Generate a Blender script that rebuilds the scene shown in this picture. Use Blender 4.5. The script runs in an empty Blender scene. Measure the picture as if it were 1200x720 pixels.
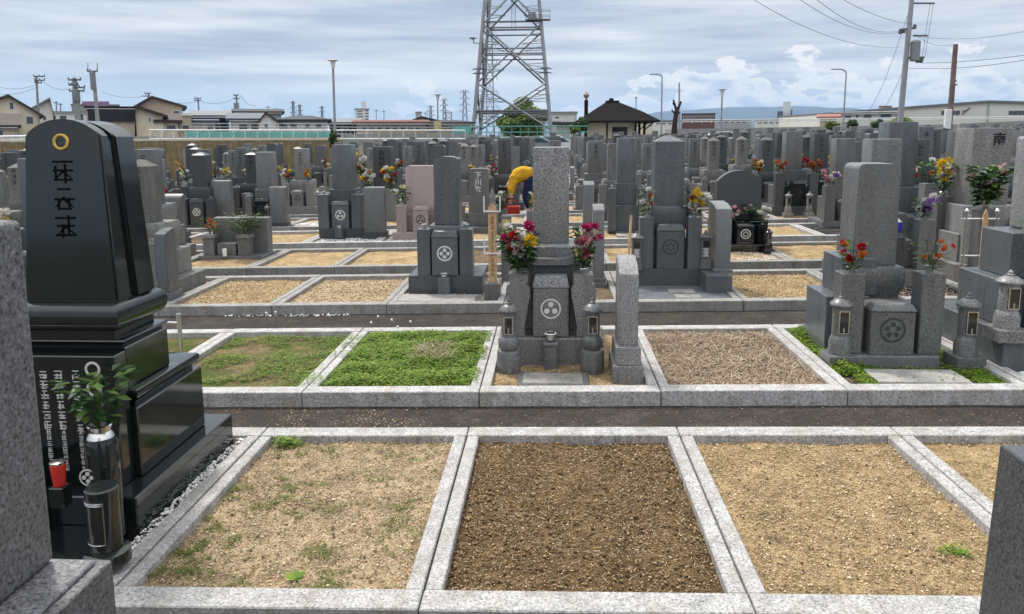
import bpy, bmesh, math, random
from mathutils import Vector, Matrix, noise as mnoise
R = math.radians
random.seed(11)
S = bpy.context.scene
COL = S.collection
# ------------------------------------------------------------------ camera model
F, CX, CY = 875.0, 600.0, 285.0
PI_, YA, RO, T, H = .1442, .0522, -.006, .0161, 1.7
r0 = Vector((math.cos(YA), math.sin(YA), 0))
fw = Vector((-math.sin(YA)*math.cos(PI_), math.cos(YA)*math.cos(PI_), -math.sin(PI_)))
up = r0.cross(fw)
def gz(x): return T*max(-45, min(45, x))
def P(px, py, Y):
    a, b = px-CX, py-CY
    x = a*math.cos(RO)+b*math.sin(RO); y = -a*math.sin(RO)+b*math.cos(RO)
    d = fw*F + r0*x - up*y
    s = Y/d.y
    return Vector((d.x*s, Y, H+d.z*s))
cam = bpy.data.cameras.new('camera'); co = bpy.data.objects.new('camera', cam); COL.objects.link(co)
rr = r0*math.cos(RO)+up*math.sin(RO); uu = up*math.cos(RO)-r0*math.sin(RO)
M = Matrix((rr, uu, -fw)).transposed().to_4x4(); M.translation = (0, 0, H); co.matrix_world = M
cam.sensor_width = 36; cam.lens = 36*F/1200; cam.shift_y = -75/1200; cam.clip_end = 30000; cam.clip_start = .05
S.camera = co
# ------------------------------------------------------------------ materials
MATS = {}
def nodes(name, rough=.6, spec=.3, metal=0.0):
    m = bpy.data.materials.new(name); m.use_nodes = True
    nt = m.node_tree; b = nt.nodes['Principled BSDF']
    b.inputs['Roughness'].default_value = rough; b.inputs['Specular IOR Level'].default_value = spec
    b.inputs['Metallic'].default_value = metal
    MATS[name] = m
    return m, nt, b
def c4(c): return (c[0], c[1], c[2], 1)
def tex(nt, kind, scale, detail=2, rough=.5, coord='Object', vec=None, stretch=None):
    if vec is None:
        tc = nt.nodes.new('ShaderNodeTexCoord'); vec = tc.outputs[coord]
    if stretch:
        mp = nt.nodes.new('ShaderNodeMapping'); mp.inputs['Scale'].default_value = stretch
        nt.links.new(vec, mp.inputs['Vector']); vec = mp.outputs[0]
    t = nt.nodes.new('ShaderNodeTexNoise' if kind == 'n' else 'ShaderNodeTexVoronoi')
    t.inputs['Scale'].default_value = scale
    if kind == 'n':
        t.inputs['Detail'].default_value = detail; t.inputs['Roughness'].default_value = rough
    nt.links.new(vec, t.inputs['Vector'])
    return t
def ramp(nt, src, stops):
    r = nt.nodes.new('ShaderNodeValToRGB'); e = r.color_ramp.elements
    while len(e) < len(stops): e.new(.5)
    for i, (p, c) in enumerate(stops):
        e[i].position = p; e[i].color = c4(c) if not isinstance(c, (int, float)) else (c, c, c, 1)
    nt.links.new(src, r.inputs[0]); return r.outputs[0]
def mix(nt, fac, a, b, mode='MIX'):
    m = nt.nodes.new('ShaderNodeMix'); m.data_type = 'RGBA'; m.blend_type = mode
    for s, v in ((m.inputs[0], fac), (m.inputs[6], a), (m.inputs[7], b)):
        if isinstance(v, (int, float)): s.default_value = v
        elif isinstance(v, tuple): s.default_value = c4(v)
        else: nt.links.new(v, s)
    return m.outputs[2]
def bump(nt, b, h, strength, dist=.01):
    n = nt.nodes.new('ShaderNodeBump'); n.inputs['Strength'].default_value = strength; n.inputs['Distance'].default_value = dist
    nt.links.new(h, n.inputs['Height']); nt.links.new(n.outputs[0], b.inputs['Normal'])
def granite(name, col, contrast=.5, scale=140, rough=.45, spec=.4, stain=.25, bmp=0.0, dirt=0.0):
    m, nt, b = nodes(name, rough, spec)
    n1 = tex(nt, 'n', scale, 3, .65); n2 = tex(nt, 'n', scale*.35, 2, .6)
    dk = tuple(c*(1-contrast) for c in col); lt = tuple(min(1, c*(1+contrast*.9)) for c in col)
    sp = ramp(nt, n1.outputs[0], [(.36, dk), (.47, col), (.53, col), (.66, lt)])
    sp2 = ramp(nt, n2.outputs[0], [(.3, 1-contrast*.35), (.7, 1.0)])
    c = mix(nt, 1.0, sp, sp2, 'MULTIPLY')
    st = tex(nt, 'n', 4, 5, .65, stretch=(2.6, 2.6, .45))
    sr = ramp(nt, st.outputs[0], [(.3, 1-stain), (.62, 1.0)])
    c = mix(nt, 1.0, c, sr, 'MULTIPLY')
    if dirt:
        d1 = tex(nt, 'n', 6, 8, .72); dm = ramp(nt, d1.outputs[0], [(.5, 0.0), (.66, dirt)])
        c = mix(nt, dm, c, (.20, .17, .13))
        d2 = tex(nt, 'n', 1.3, 6, .7); dm2 = ramp(nt, d2.outputs[0], [(.55, 0.0), (.7, dirt*.6)]); c = mix(nt, dm2, c, (.22, .21, .19))
    oi = nt.nodes.new('ShaderNodeObjectInfo')
    rv = ramp(nt, oi.outputs['Random'], [(0, (.80, .80, .79)), (.5, (1.0, 1.0, 1.0)), (1, (1.22, 1.23, 1.25))])
    c = mix(nt, 1.0, c, rv, 'MULTIPLY')
    nt.links.new(c, b.inputs['Base Color'])
    rr_ = nt.nodes.new('ShaderNodeMapRange'); rr_.inputs[3].default_value = rough*.75; rr_.inputs[4].default_value = min(1, rough*1.35)
    nt.links.new(st.outputs[0], rr_.inputs[0]); nt.links.new(rr_.outputs[0], b.inputs['Roughness'])
    if bmp: bump(nt, b, n1.outputs[0], bmp, .004)
    return m
def plain(name, col, rough=.6, spec=.3, metal=0.0, var=.15, scale=8, coord='Object', emit=0):
    m, nt, b = nodes(name, rough, spec, metal)
    n = tex(nt, 'n', scale, 4, .6, coord=coord)
    c = ramp(nt, n.outputs[0], [(.3, tuple(v*(1-var) for v in col)), (.7, tuple(min(1, v*(1+var*.6)) for v in col))])
    nt.links.new(c, b.inputs['Base Color'])
    if emit:
        b.inputs['Emission Color'].default_value = c4(col); b.inputs['Emission Strength'].default_value = emit
    return m
def island(name, stops, rough=.7, trans=0.0, spec=.2):
    m, nt, b = nodes(name, rough, spec)
    g = nt.nodes.new('ShaderNodeNewGeometry')
    c = ramp(nt, g.outputs['Random Per Island'], stops)
    nt.links.new(c, b.inputs['Base Color'])
    if trans:
        t = nt.nodes.new('ShaderNodeBsdfTranslucent'); nt.links.new(c, t.inputs[0])
        ms = nt.nodes.new('ShaderNodeMixShader'); ms.inputs[0].default_value = trans
        nt.links.new(b.outputs[0], ms.inputs[1]); nt.links.new(t.outputs[0], ms.inputs[2])
        nt.links.new(ms.outputs[0], nt.nodes['Material Output'].inputs[0])
    return m
granite('kerb', (.40, .395, .385), .52, 95, .8, .2, .34, .3, dirt=.55)
granite('g_light', (.25, .25, .248), .75, 100, .4, .4, .28)
granite('g_mid', (.165, .169, .17), .6, 110, .33, .45, .28)
granite('g_dark', (.078, .082, .086), .6, 120, .38, .3, .12)
granite('g_blue', (.108, .12, .13), .55, 115, .28, .5, .28)
granite('g_old', (.20, .20, .19), .5, 90, .75, .25, .4, .2)
granite('g_pink', (.36, .285, .275), .25, 130, .35, .4, .1)
granite('g_black', (.008, .010, .011), .5, 150, .06, .7, .1)
granite('g_greenblack', (.010, .0145, .014), .7, 200, .09, .75, .1)
granite('g_fore', (.165, .165, .172), .75, 95, .5, .35, .12, .1)
granite('g_foredark', (.075, .08, .085), .6, 130, .35, .4, .12, .1)
granite('slab', (.36, .35, .33), .2, 60, .85, .2, .35)
plain('engraved', (.03, .03, .032), .8, .1)
plain('engraved_soft', (.06, .063, .067), .8, .1)
plain('engraved_black', (.004, .005, .005), .9, .05)
plain('white_letter', (.62, .62, .6), .6)
plain('gold', (.75, .5, .13), .3, .5, 1.0)
plain('steel', (.62, .62, .6), .22, .5, 1.0, .1)
plain('glass_dark', (.02, .022, .02), .06, .6)
plain('yellow_glass', (.55, .45, .16), .3)
plain('white', (.8, .8, .78), .5)
plain('white_paint', (.72, .74, .74), .5, .3, 0, .12, 2)
plain('red', (.5, .03, .02), .45)
plain('blue_cup', (.03, .04, .42), .3)
plain('wood_new', (.52, .35, .2), .7, .2, 0, .3, 20)
plain('wood_char', (.16, .07, .04), .8)
plain('fence_wood', (.235, .185, .10), .8, .15, 0, .4, 3)
plain('cream', (.66, .59, .45), .8, .2, 0, .08, 1)
plain('beige', (.5, .40, .31), .8, .2, 0, .08, 1)
plain('offwhite', (.72, .71, .67), .8, .2, 0, .08, 1)
plain('greywall', (.38, .39, .4), .8, .2, 0, .1, 1)
plain('warehouse', (.68, .67, .6), .6, .3, 0, .06, .3)
plain('navy_wall', (.035, .038, .055), .7)
plain('black_clad', (.022, .02, .026), .6)
plain('roof_brown', (.055, .04, .035), .7, .2, 0, .25, 3)
plain('roof_dark', (.035, .035, .042), .65, .2, 0, .3, 3)
plain('roof_black', (.011, .009, .0085), .85, .05, 0, .35, 3)
plain('roof_blue', (.06, .08, .115), .5, .3, 0, .2, 3)
plain('roof_rust', (.14, .06, .045), .7, .2, 0, .25, 3)
plain('roof_grey', (.17, .175, .18), .6, .2, 0, .2, 3)
plain('win', (.05, .07, .09), .12, .6)
plain('teal', (.13, .42, .38), .6, .3, 0, .2, .6)
plain('green_mesh', (.10, .33, .26), .6)
plain('brick_red', (.28, .13, .1), .8)
plain('purple_sign', (.28, .16, .27), .6)
plain('green_sign', (.02, .12, .1), .6)
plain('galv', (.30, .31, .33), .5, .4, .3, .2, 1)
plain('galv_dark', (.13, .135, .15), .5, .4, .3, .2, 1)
plain('concrete', (.30, .30, .29), .85, .2, 0, .2, 2)
plain('pole_rust', (.2, .145, .14), .85, .2, 0, .5, 1.5)
plain('transformer', (.24, .26, .27), .5)
plain('wire', (.05, .05, .06), .7)
plain('bark', (.05, .035, .028), .9, .1, 0, .3, 6)
plain('hill', (.03, .05, .06), .95, .05, 0, .4, .002)
plain('skin', (.5, .3, .21), .55)
plain('sweater', (.52, .29, .02), .85, .1, 0, .15, 12)
plain('navy', (.012, .02, .06), .85, .1, 0, .25, 12)
plain('hair', (.012, .01, .01), .5)
plain('car_white', (.7, .72, .72), .2, .5)
plain('car_silver', (.35, .37, .39), .25, .5, .5)
plain('car_dark', (.03, .035, .05), .2, .5)
plain('tyre', (.015, .015, .015), .8)
plain('ochre_pot', (.3, .25, .2), .7)
plain('apron_tile', (.15, .165, .18), .35, .4, 0, .3, 4)
island('leaf_m', [(0, (.012, .035, .008)), (.5, (.03, .075, .014)), (1, (.07, .13, .025))], .5, .25)
island('leaf_glossy', [(0, (.012, .04, .012)), (.6, (.035, .09, .02)), (1, (.12, .2, .04))], .3, .2, .4)
island('leaf_pine', [(0, (.03, .05, .012)), (1, (.10, .13, .03))], .6, .2)
island('clover_m', [(0, (.045, .10, .012)), (.4, (.12, .24, .025)), (.8, (.24, .37, .045)), (1, (.48, .47, .12))], .55, .35)
island('weed_m', [(0, (.05, .09, .012)), (.6, (.11, .17, .025)), (1, (.25, .26, .07))], .6, .3)
island('dry_m', [(0, (.09, .06, .04)), (.3, (.24, .165, .11)), (.75, (.42, .325, .23)), (1, (.66, .57, .44))], .8, .1)
island('gravel_tan', [(0, (.14, .095, .05)), (.35, (.38, .27, .15)), (.8, (.58, .44, .27)), (1, (.80, .70, .54))], .8)
island('gravel_brown', [(0, (.07, .045, .022)), (.5, (.22, .145, .075)), (.9, (.38, .27, .16)), (1, (.5, .42, .32))], .85)
island('clod_m', [(0, (.055, .034, .017)), (.5, (.17, .11, .057)), (1, (.34, .24, .135))], .95)
island('pebble_white', [(0, (.3, .3, .3)), (.3, (.6, .6, .58)), (1, (.8, .8, .78))], .5)
island('pebble_black', [(0, (.015, .017, .02)), (1, (.07, .075, .085))], .4)
island('pebble_mixed', [(0, (.25, .14, .12)), (.4, (.6, .5, .45)), (1, (.8, .78, .74))], .5)
island('crown_light', [(0, (.04, .08, .012)), (.5, (.12, .19, .03)), (1, (.24, .30, .06))], .6, .3)
def blossom_mat(n, c):
    island(n, [(0, tuple(v*.55 for v in c)), (1, c)], .6, .3)
BC = dict(white=(.85, .84, .8), yellow=(.85, .6, .03), red=(.5, .008, .012), magenta=(.45, .015, .12), pink=(.8, .38, .45), purple=(.28, .12, .5), orange=(.6, .16, .03), cream=(.8, .72, .42))
for k_, c_ in BC.items(): blossom_mat('petal_'+k_, c_)
def soil_mat(name, stops, bs=.9, patch=None):
    m, nt, b = nodes(name, .95, .1)
    n1 = tex(nt, 'n', 90, 4, .75); n2 = tex(nt, 'n', 5, 6, .7)
    c = ramp(nt, n1.outputs[0], stops)
    s = ramp(nt, n2.outputs[0], [(.34, .55), (.6, 1.0)])
    c = mix(nt, 1.0, c, s, 'MULTIPLY')
    n4 = tex(nt, 'n', 22, 5, .75); s4 = ramp(nt, n4.outputs[0], [(.36, .6), (.55, 1.05)]); c = mix(nt, 1.0, c, s4, 'MULTIPLY')
    hs_ = nt.nodes.new('ShaderNodeMath'); hs_.operation = 'ADD'; nt.links.new(n1.outputs[0], hs_.inputs[0]); nt.links.new(n4.outputs[0], hs_.inputs[1])
    if patch:
        n3 = tex(nt, 'n', 3.2, 5, .7)
        f = ramp(nt, n3.outputs[0], [(.45, 0.0), (.6, 1.0)])
        c = mix(nt, f, c, patch)
    nt.links.new(c, b.inputs['Base Color']); bump(nt, b, hs_.outputs[0], bs, .03)
soil_mat('soil_tan', [(.3, (.24, .165, .095)), (.5, (.66, .50, .32)), (.7, (.86, .70, .49))])
soil_mat('soil_gold', [(.3, (.21, .145, .07)), (.5, (.60, .435, .235)), (.7, (.80, .61, .36))])
soil_mat('soil_brown', [(.3, (.075, .047, .023)), (.5, (.24, .155, .078)), (.7, (.42, .295, .165))])
soil_mat('soil_dry', [(.3, (.10, .07, .045)), (.5, (.25, .18, .12)), (.7, (.42, .32, .22))])
soil_mat('soil_green', [(.3, (.10, .08, .04)), (.5, (.28, .22, .11)), (.7, (.42, .34, .2))], .9, (.09, .13, .03))
soil_mat('path', [(.3, (.04, .036, .032)), (.5, (.088, .078, .07)), (.72, (.17, .15, .13))], .7, (.055, .049, .045))
soil_mat('ground', [(.3, (.05, .045, .04)), (.5, (.10, .09, .075)), (.7, (.16, .15, .12))], .4)
# ------------------------------------------------------------------ mesh helpers
class MB:
    def __init__(s): s.bm = bmesh.new()
    def box(s, x0, x1, y0, y1, z0, z1, tx=0, ty=0, bev=0, seg=1, tx1=None):
        """axis box; top inset by tx, ty on each side"""
        if tx1 is None: tx1 = tx
        vs = [s.bm.verts.new(p) for p in ((x0, y0, z0), (x1, y0, z0), (x1, y1, z0), (x0, y1, z0), (x0+tx, y0+ty, z1), (x1-tx1, y0+ty, z1), (x1-tx1, y1-ty, z1), (x0+tx, y1-ty, z1))]
        fs = [s.bm.faces.new([vs[i] for i in f]) for f in ((3, 2, 1, 0), (4, 5, 6, 7), (0, 1, 5, 4), (1, 2, 6, 5), (2, 3, 7, 6), (3, 0, 4, 7))]
        if bev:
            es = {e for f in fs for e in f.edges}
            bmesh.ops.bevel(s.bm, geom=list(es), offset=bev, segments=seg, affect='EDGES', profile=.6)
        return s
    def prism(s, pts, y0, y1, bev=0, axis='y', taper=None):
        """outline pts (x,z) extruded along y (or pts (x,y) along z)"""
        def v(p, t):
            return (p[0], t, p[1]) if axis == 'y' else ((p[0], p[1], t) if axis == 'z' else (t, p[0], p[1]))
        a = [s.bm.verts.new(v(p, y0)) for p in pts]; b = [s.bm.verts.new(v(p, y1)) for p in pts]
        n = len(pts); fs = [s.bm.faces.new(a), s.bm.faces.new(b[::-1])]
        for i in range(n): fs.append(s.bm.faces.new((a[(i+1) % n], a[i], b[i], b[(i+1) % n])))
        if bev:
            es = list({e for f in fs[:2] for e in f.edges})
            bmesh.ops.bevel(s.bm, geom=es, offset=bev, segments=2, affect='EDGES')
        return s
    def lathe(s, prof, cx=0, cy=0, n=16, z0=0, ph=0):
        rings = []
        for (r, z) in prof:
            rings.append([s.bm.verts.new((cx+r*math.cos(ph+2*math.pi*i/n), cy+r*math.sin(ph+2*math.pi*i/n), z0+z)) for i in range(n)])
        for a, b in zip(rings, rings[1:]):
            for i in range(n): s.bm.faces.new((a[i], a[(i+1) % n], b[(i+1) % n], b[i]))
        s.bm.faces.new(rings[0][::-1]); s.bm.faces.new(rings[-1])
        return s
    def tube(s, p, q, r, r2=None, n=6):
        p = Vector(p); q = Vector(q); r2 = r if r2 is None else r2
        d = (q-p)
        if d.length < 1e-6: return s
        d.normalize(); a = d.orthogonal().normalized(); b = d.cross(a)
        A = [s.bm.verts.new(p+(a*math.cos(2*math.pi*i/n)+b*math.sin(2*math.pi*i/n))*r) for i in range(n)]
        B = [s.bm.verts.new(q+(a*math.cos(2*math.pi*i/n)+b*math.sin(2*math.pi*i/n))*r2) for i in range(n)]
        for i in range(n): s.bm.faces.new((A[i], A[(i+1) % n], B[(i+1) % n], B[i]))
        s.bm.faces.new(A[::-1]); s.bm.faces.new(B); return s
    def torus(s, c, r, t, n=24, m=6, axis='y', sz=1):
        rings = []
        for i in range(n):
            a = 2*math.pi*i/n; ring = []
            for j in range(m):
                b = 2*math.pi*j/m; rad = r+t*math.cos(b); h = t*math.sin(b)*sz
                p = (rad*math.cos(a), h, rad*math.sin(a)) if axis == 'y' else (rad*math.cos(a), rad*math.sin(a), h)
                ring.append(s.bm.verts.new((c[0]+p[0], c[1]+p[1], c[2]+p[2])))
            rings.append(ring)
        for i in range(n):
            for j in range(m): s.bm.faces.new((rings[i][j], rings[i][(j+1) % m], rings[(i+1) % n][(j+1) % m], rings[(i+1) % n][j]))
        return s
    def quad(s, pts):
        s.bm.faces.new([s.bm.verts.new(p) for p in pts]); return s
    def mesh(s, name, mat, smooth=35):
        me = bpy.data.meshes.new(name)
        bmesh.ops.recalc_face_normals(s.bm, faces=s.bm.faces[:]) if len(s.bm.faces) < 60000 else None
        s.bm.to_mesh(me); s.bm.free()
        me.materials.append(MATS[mat])
        if smooth:
            me.polygons.foreach_set('use_smooth', [True]*len(me.polygons)); me.set_sharp_from_angle(angle=R(smooth))
        return me
    def obj(s, name, mat, parent=None, smooth=35):
        return link(name, s.mesh(name, mat, smooth), parent)
def link(name, me, parent=None):
    o = bpy.data.objects.new(name, me); COL.objects.link(o)
    if parent: o.parent = parent
    return o
def rawobj(name, vs, fs, mat, parent=None):
    me = bpy.data.meshes.new(name); me.from_pydata(vs, [], fs); me.materials.append(MATS[mat])
    return link(name, me, parent)
def tag(o, label=None, cat=None, group=None, kind=None):
    if label: o['label'] = label
    if cat: o['category'] = cat
    if group: o['group'] = group
    if kind: o['kind'] = kind
    return o
def struct(o): o['kind'] = 'structure'; return o
def empty(name, loc=(0, 0, 0), rz=0):
    o = bpy.data.objects.new(name, None); COL.objects.link(o); o.location = loc; o.rotation_euler = (0, 0, rz); o.empty_display_size = .1
    return o
def kids(o): return [c for c in bpy.data.objects if c.parent == o]
def ctree(src_list, loc, rz=0, sc=(1, 1, 1)):
    """copy a recorded thing tree: src_list = [(obj, index of parent)]"""
    out = []
    for o, pi in src_list:
        c = o.copy(); COL.objects.link(c)
        c.parent = out[pi] if pi is not None else None
        out.append(c)
    out[0].location = loc; out[0].rotation_euler = (0, 0, rz); out[0].scale = sc
    return out[0]
def tree_of(root):
    L = [(root, None)]; i = 0
    ch = {}
    for o in bpy.data.objects:
        if o.parent: ch.setdefault(o.parent.name, []).append(o)
    while i < len(L):
        for c in ch.get(L[i][0].name, []): L.append((c, i))
        i += 1
    return L
# ------------------------------------------------------------------ sky and light
def build_world():
    w = bpy.data.worlds.new('World'); S.world = w; w.use_nodes = True
    nt = w.node_tree; bg = nt.nodes['Background']; bg.inputs[1].default_value = .1
    def m(op, a, b=None, c=None, clamp=False):
        n = nt.nodes.new('ShaderNodeMath'); n.operation = op; n.use_clamp = clamp
        for i, v in enumerate((a, b, c)):
            if v is None: continue
            if isinstance(v, (int, float)): n.inputs[i].default_value = v
            else: nt.links.new(v, n.inputs[i])
        return n.outputs[0]
    def mr(v, a, b, c=0, d=1):
        n = nt.nodes.new('ShaderNodeMapRange'); n.interpolation_type = 'SMOOTHSTEP'
        for i, q in ((1, a), (2, b), (3, c), (4, d)): n.inputs[i].default_value = q
        nt.links.new(v, n.inputs[0]); return n.outputs[0]
    tc = nt.nodes.new('ShaderNodeTexCoord'); vec = tc.outputs['Generated']
    sp = nt.nodes.new('ShaderNodeSeparateXYZ'); nt.links.new(vec, sp.inputs[0]); x, y, z = sp.outputs
    sky = nt.nodes.new('ShaderNodeTexSky'); sky.sky_type = 'NISHITA'; sky.sun_disc = False
    sky.sun_elevation = R(58); sky.sun_rotation = R(-38); sky.air_density = 1.0; sky.dust_density = 1.2; sky.ozone_density = 1.5
    # stratus deck: seen nearly edge-on, projected on a plane overhead
    zz = m('ADD', m('MAXIMUM', z, 0.0), .045)
    cb = nt.nodes.new('ShaderNodeCombineXYZ')
    nt.links.new(m('DIVIDE', x, zz), cb.inputs[0]); nt.links.new(m('DIVIDE', y, zz), cb.inputs[1])
    deck = tex(nt, 'n', .55, 7, .58, vec=cb.outputs[0], stretch=(.42, 1.0, 1)); deck2 = tex(nt, 'n', .23, 4, .5, vec=cb.outputs[0], stretch=(.3, 1.0, 1))
    big = tex(nt, 'n', 1.6, 4, .55, vec=vec, stretch=(1.0, 1.0, 9.0))
    fine = tex(nt, 'n', 3.0, 8, .62, vec=vec, stretch=(1.0, 1.0, 14.0))
    dsum = m('ADD', m('MULTIPLY', deck.outputs[0], .3), m('ADD', m('MULTIPLY', fine.outputs[0], .35), m('MULTIPLY', big.outputs[0], .35)))
    dcol = ramp(nt, dsum, [(.40, (2.5, 2.95, 3.8)), (.46, (3.4, 3.85, 4.65)), (.515, (4.7, 5.0, 5.5)), (.58, (6.3, 6.4, 6.55))])
    # cover: thins towards the horizon into pale blue
    cov = m('ADD', mr(z, .015, .105), m('MULTIPLY', m('SUBTRACT', big.outputs[0], .5), 1.6), clamp=True)
    skyb = mix(nt, .7, sky.outputs[0], (2.9, 4.1, 5.4))
    c = mix(nt, cov, skyb, dcol)
    # cumulus bank low over the horizon, higher on the right
    cu = tex(nt, 'n', 24, 9, .55, vec=vec, stretch=(1, 1, 2.0)); cub = tex(nt, 'n', 8, 3, .5, vec=vec, stretch=(1, 1, 2.6))
    top = mr(x, -.12, .25, .036, .082)
    edge = m('SUBTRACT', top, z)
    den = m('ADD', m('MULTIPLY', edge, 14.0), m('ADD', m('MULTIPLY', m('SUBTRACT', cu.outputs[0], .5), 2.6), m('MULTIPLY', m('SUBTRACT', cub.outputs[0], .5), 2.2)))
    cum = mr(den, .06, .22)
    cum = m('MULTIPLY', cum, mr(x, -.55, .05, .25, .95))
    shn = tex(nt, 'n', 22, 7, .6, vec=vec, stretch=(1, 1, 3.2))
    sh = m('ADD', m('MULTIPLY', mr(den, .1, 1.3), -.55), m('ADD', shn.outputs[0], .25))
    ccol = ramp(nt, sh, [(.14, (2.9, 3.6, 4.9)), (.36, (4.1, 4.7, 5.7)), (.55, (6.2, 6.4, 6.6)), (.75, (7.6, 7.4, 7.1))])
    low = mr(z, .0, .035)
    ccol = mix(nt, m('SUBTRACT', 1, low), ccol, (3.7, 4.7, 5.9))
    cum2 = m('MULTIPLY', cum, mr(z, -.01, .02, .35, 1))
    c = mix(nt, cum2, c, ccol)
    c = mix(nt, mr(z, .2, .6, 0, .8), c, (4.6, 4.55, 4.5))
    gain = mr(z, .15, .75, 1.0, 2.5)
    vm = nt.nodes.new('ShaderNodeVectorMath'); vm.operation = 'SCALE'; nt.links.new(c, vm.inputs[0]); nt.links.new(gain, vm.inputs[3])
    nt.links.new(vm.outputs[0], bg.inputs[0])
build_world()
sl = bpy.data.lights.new('sun', 'SUN'); sl.energy = 2.9; sl.angle = R(8); sl.color = (1, .95, .88)
so = bpy.data.objects.new('sun', sl); COL.objects.link(so)
# sun high, behind the scene and a little to the left
az, el = R(-38), R(58)
sd = Vector((math.sin(az)*math.cos(el), math.cos(az)*math.cos(el), math.sin(el)))
so.rotation_euler = sd.to_track_quat('Z', 'Y').to_euler()
S.view_settings.view_transform = 'Standard'; S.view_settings.look = 'None'; S.view_settings.gamma = 1; S.view_settings.exposure = 0.5
# ------------------------------------------------------------------ the lie of the land
W, X0 = 1.214, -.48
ROWY = [2.598, 4.93, 7.60, 9.89] + [12.2+2.32*i for i in range(15)]     # inner edge of each block's front kerb
DEP = 1.47
KB = .125
def sx(k): return X0+W*k
def cxk(k): return X0+W*(k+.5)
def rng(r):  # plot range in view for a row
    Y = ROWY[r]+.7
    return max(-22, int(math.floor((-.75*Y-1-X0)/W))), min(24, int(math.ceil((.66*Y+1-X0)/W)))
def shear(o):
    for v in o.data.vertices: v.co.z += gz(v.co.x)
    return o
# ground sheet
vs, fs = [], []
xs = [-4800, -45, 45, 5300]; ys = [-60, 0, 60, 6850]
for y in ys:
    for x in xs: vs.append((x, y, gz(x)-.13))
for j in range(3):
    for i in range(3): a = j*4+i; fs.append((a, a+1, a+5, a+4))
struct(rawobj('ground', vs, fs, 'ground'))
# paths between the blocks
g = MB()
ends = [(0.1, .15)] 
for r in range(len(ROWY)):
    yb = ROWY[r]-KB
    ya = 1.86 if r == 0 else ROWY[r-1]+DEP+KB
    n = 60 if r < 3 else 10
    xa, xb = -1.05*yb-3, .9*yb+3
    ny = 10 if r < 3 else 1
    P_ = [[g.bm.verts.new((xa+(xb-xa)*i/n, ya+(yb-ya)*j/ny, -.105+(.006*mnoise.noise(Vector((i*.9, j*.8, r)))) )) for i in range(n+1)] for j in range(ny+1)]
    for j in range(ny):
        for i in range(n): g.bm.faces.new((P_[j][i], P_[j][i+1], P_[j+1][i+1], P_[j+1][i]))
struct(shear(g.obj('path', 'path')))
# kerbs
def kerb_block(r):
    g = MB(); yf = ROWY[r]; k0, k1 = rng(r); e = .0035; bv = .005 if r < 4 else 0
    far = r > 8
    for k in range(k0, k1+1):
        jz = random.uniform(-.002, .002)
        g.box(sx(k)+e, sx(k+1)-e, yf-KB, yf, -.13, jz, bev=bv)
        g.box(sx(k)+e, sx(k+1)-e, yf+DEP, yf+DEP+KB, -.13, -jz, bev=bv)
        if not far:
            g.box(sx(k)-.071, sx(k)-.005, yf+.003, yf+DEP-.003, -.13, -.003+jz, bev=bv)
            g.box(sx(k)+.005, sx(k)+.071, yf+.003, yf+DEP-.003, -.13, -.003-jz, bev=bv)
        else:
            g.box(sx(k)-.071, sx(k)+.071, yf+.003, yf+DEP-.003, -.13, -.003)
    struct(shear(g.obj('kerb', 'kerb')))
for r in range(len(ROWY)): kerb_block(r)
# soil in the plots
def soil(k, r, mat, z=-.045, amp=.018, n=26, mound=0):
    x0, x1, y0, y1 = sx(k)+.071, sx(k+1)-.071, ROWY[r]+.001, ROWY[r]+DEP-.001
    vs, fs = [], []
    for j in range(n+1):
        for i in range(n+1):
            x = x0+(x1-x0)*i/n; y = y0+(y1-y0)*j/n
            ed = min(i, n-i, j, n-j)/n
            h = mnoise.noise(Vector((x*2.2, y*2.2, 3)))*amp*.9+mnoise.noise(Vector((x*13, y*13, 5)))*amp*.45+mnoise.noise(Vector((x*38, y*38, 9)))*amp*.38
            h += mound*min(1, ed*5)
            vs.append((x, y, z+h-.004*(ed < .03)+gz(x)))
    for j in range(n):
        for i in range(n): a = j*(n+1)+i; fs.append((a, a+1, a+n+2, a+n+1))
    o = struct(rawobj('plot_soil', vs, fs, mat))
    o.data.polygons.foreach_set('use_smooth', [True]*len(o.data.polygons))
def soil_h(x, y, z=-.045, amp=.018):
    return z+mnoise.noise(Vector((x*2.2, y*2.2, 3)))*amp*.9+mnoise.noise(Vector((x*13, y*13, 5)))*amp*.45+gz(x)
soilm = {(0, -2): 'soil_tan', (0, -1): 'soil_tan', (0, 0): 'soil_brown', (0, 1): 'soil_gold', (0, 2): 'soil_gold',
         (1, -3): 'soil_green', (1, -2): 'soil_green', (1, -1): 'soil_green', (1, 0): 'soil_gold', (1, 1): 'soil_dry', (1, 2): 'soil_green', (1, 3): 'soil_dry',
         (2, -3): 'soil_gold', (2, -2): 'soil_tan', (2, -1): 'soil_dry', (2, 0): 'soil_dry', (2, 1): 'apron', (2, 2): 'soil_gold'}
for r in range(len(ROWY)):
    k0, k1 = rng(r)
    for k in range(k0, k1+1):
        m = soilm.get((r, k), random.choice(['soil_tan', 'soil_gold', 'soil_gold', 'soil_dry']))
        if m == 'apron': continue
        n = 110 if r == 0 else (40 if r < 3 else (10 if r < 5 else 3))
        soil(k, r, m, amp=.024 if (r, k) == (0, 0) else (.018 if r < 5 else .004), n=n, mound=.012 if r == 3 else 0)
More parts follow.
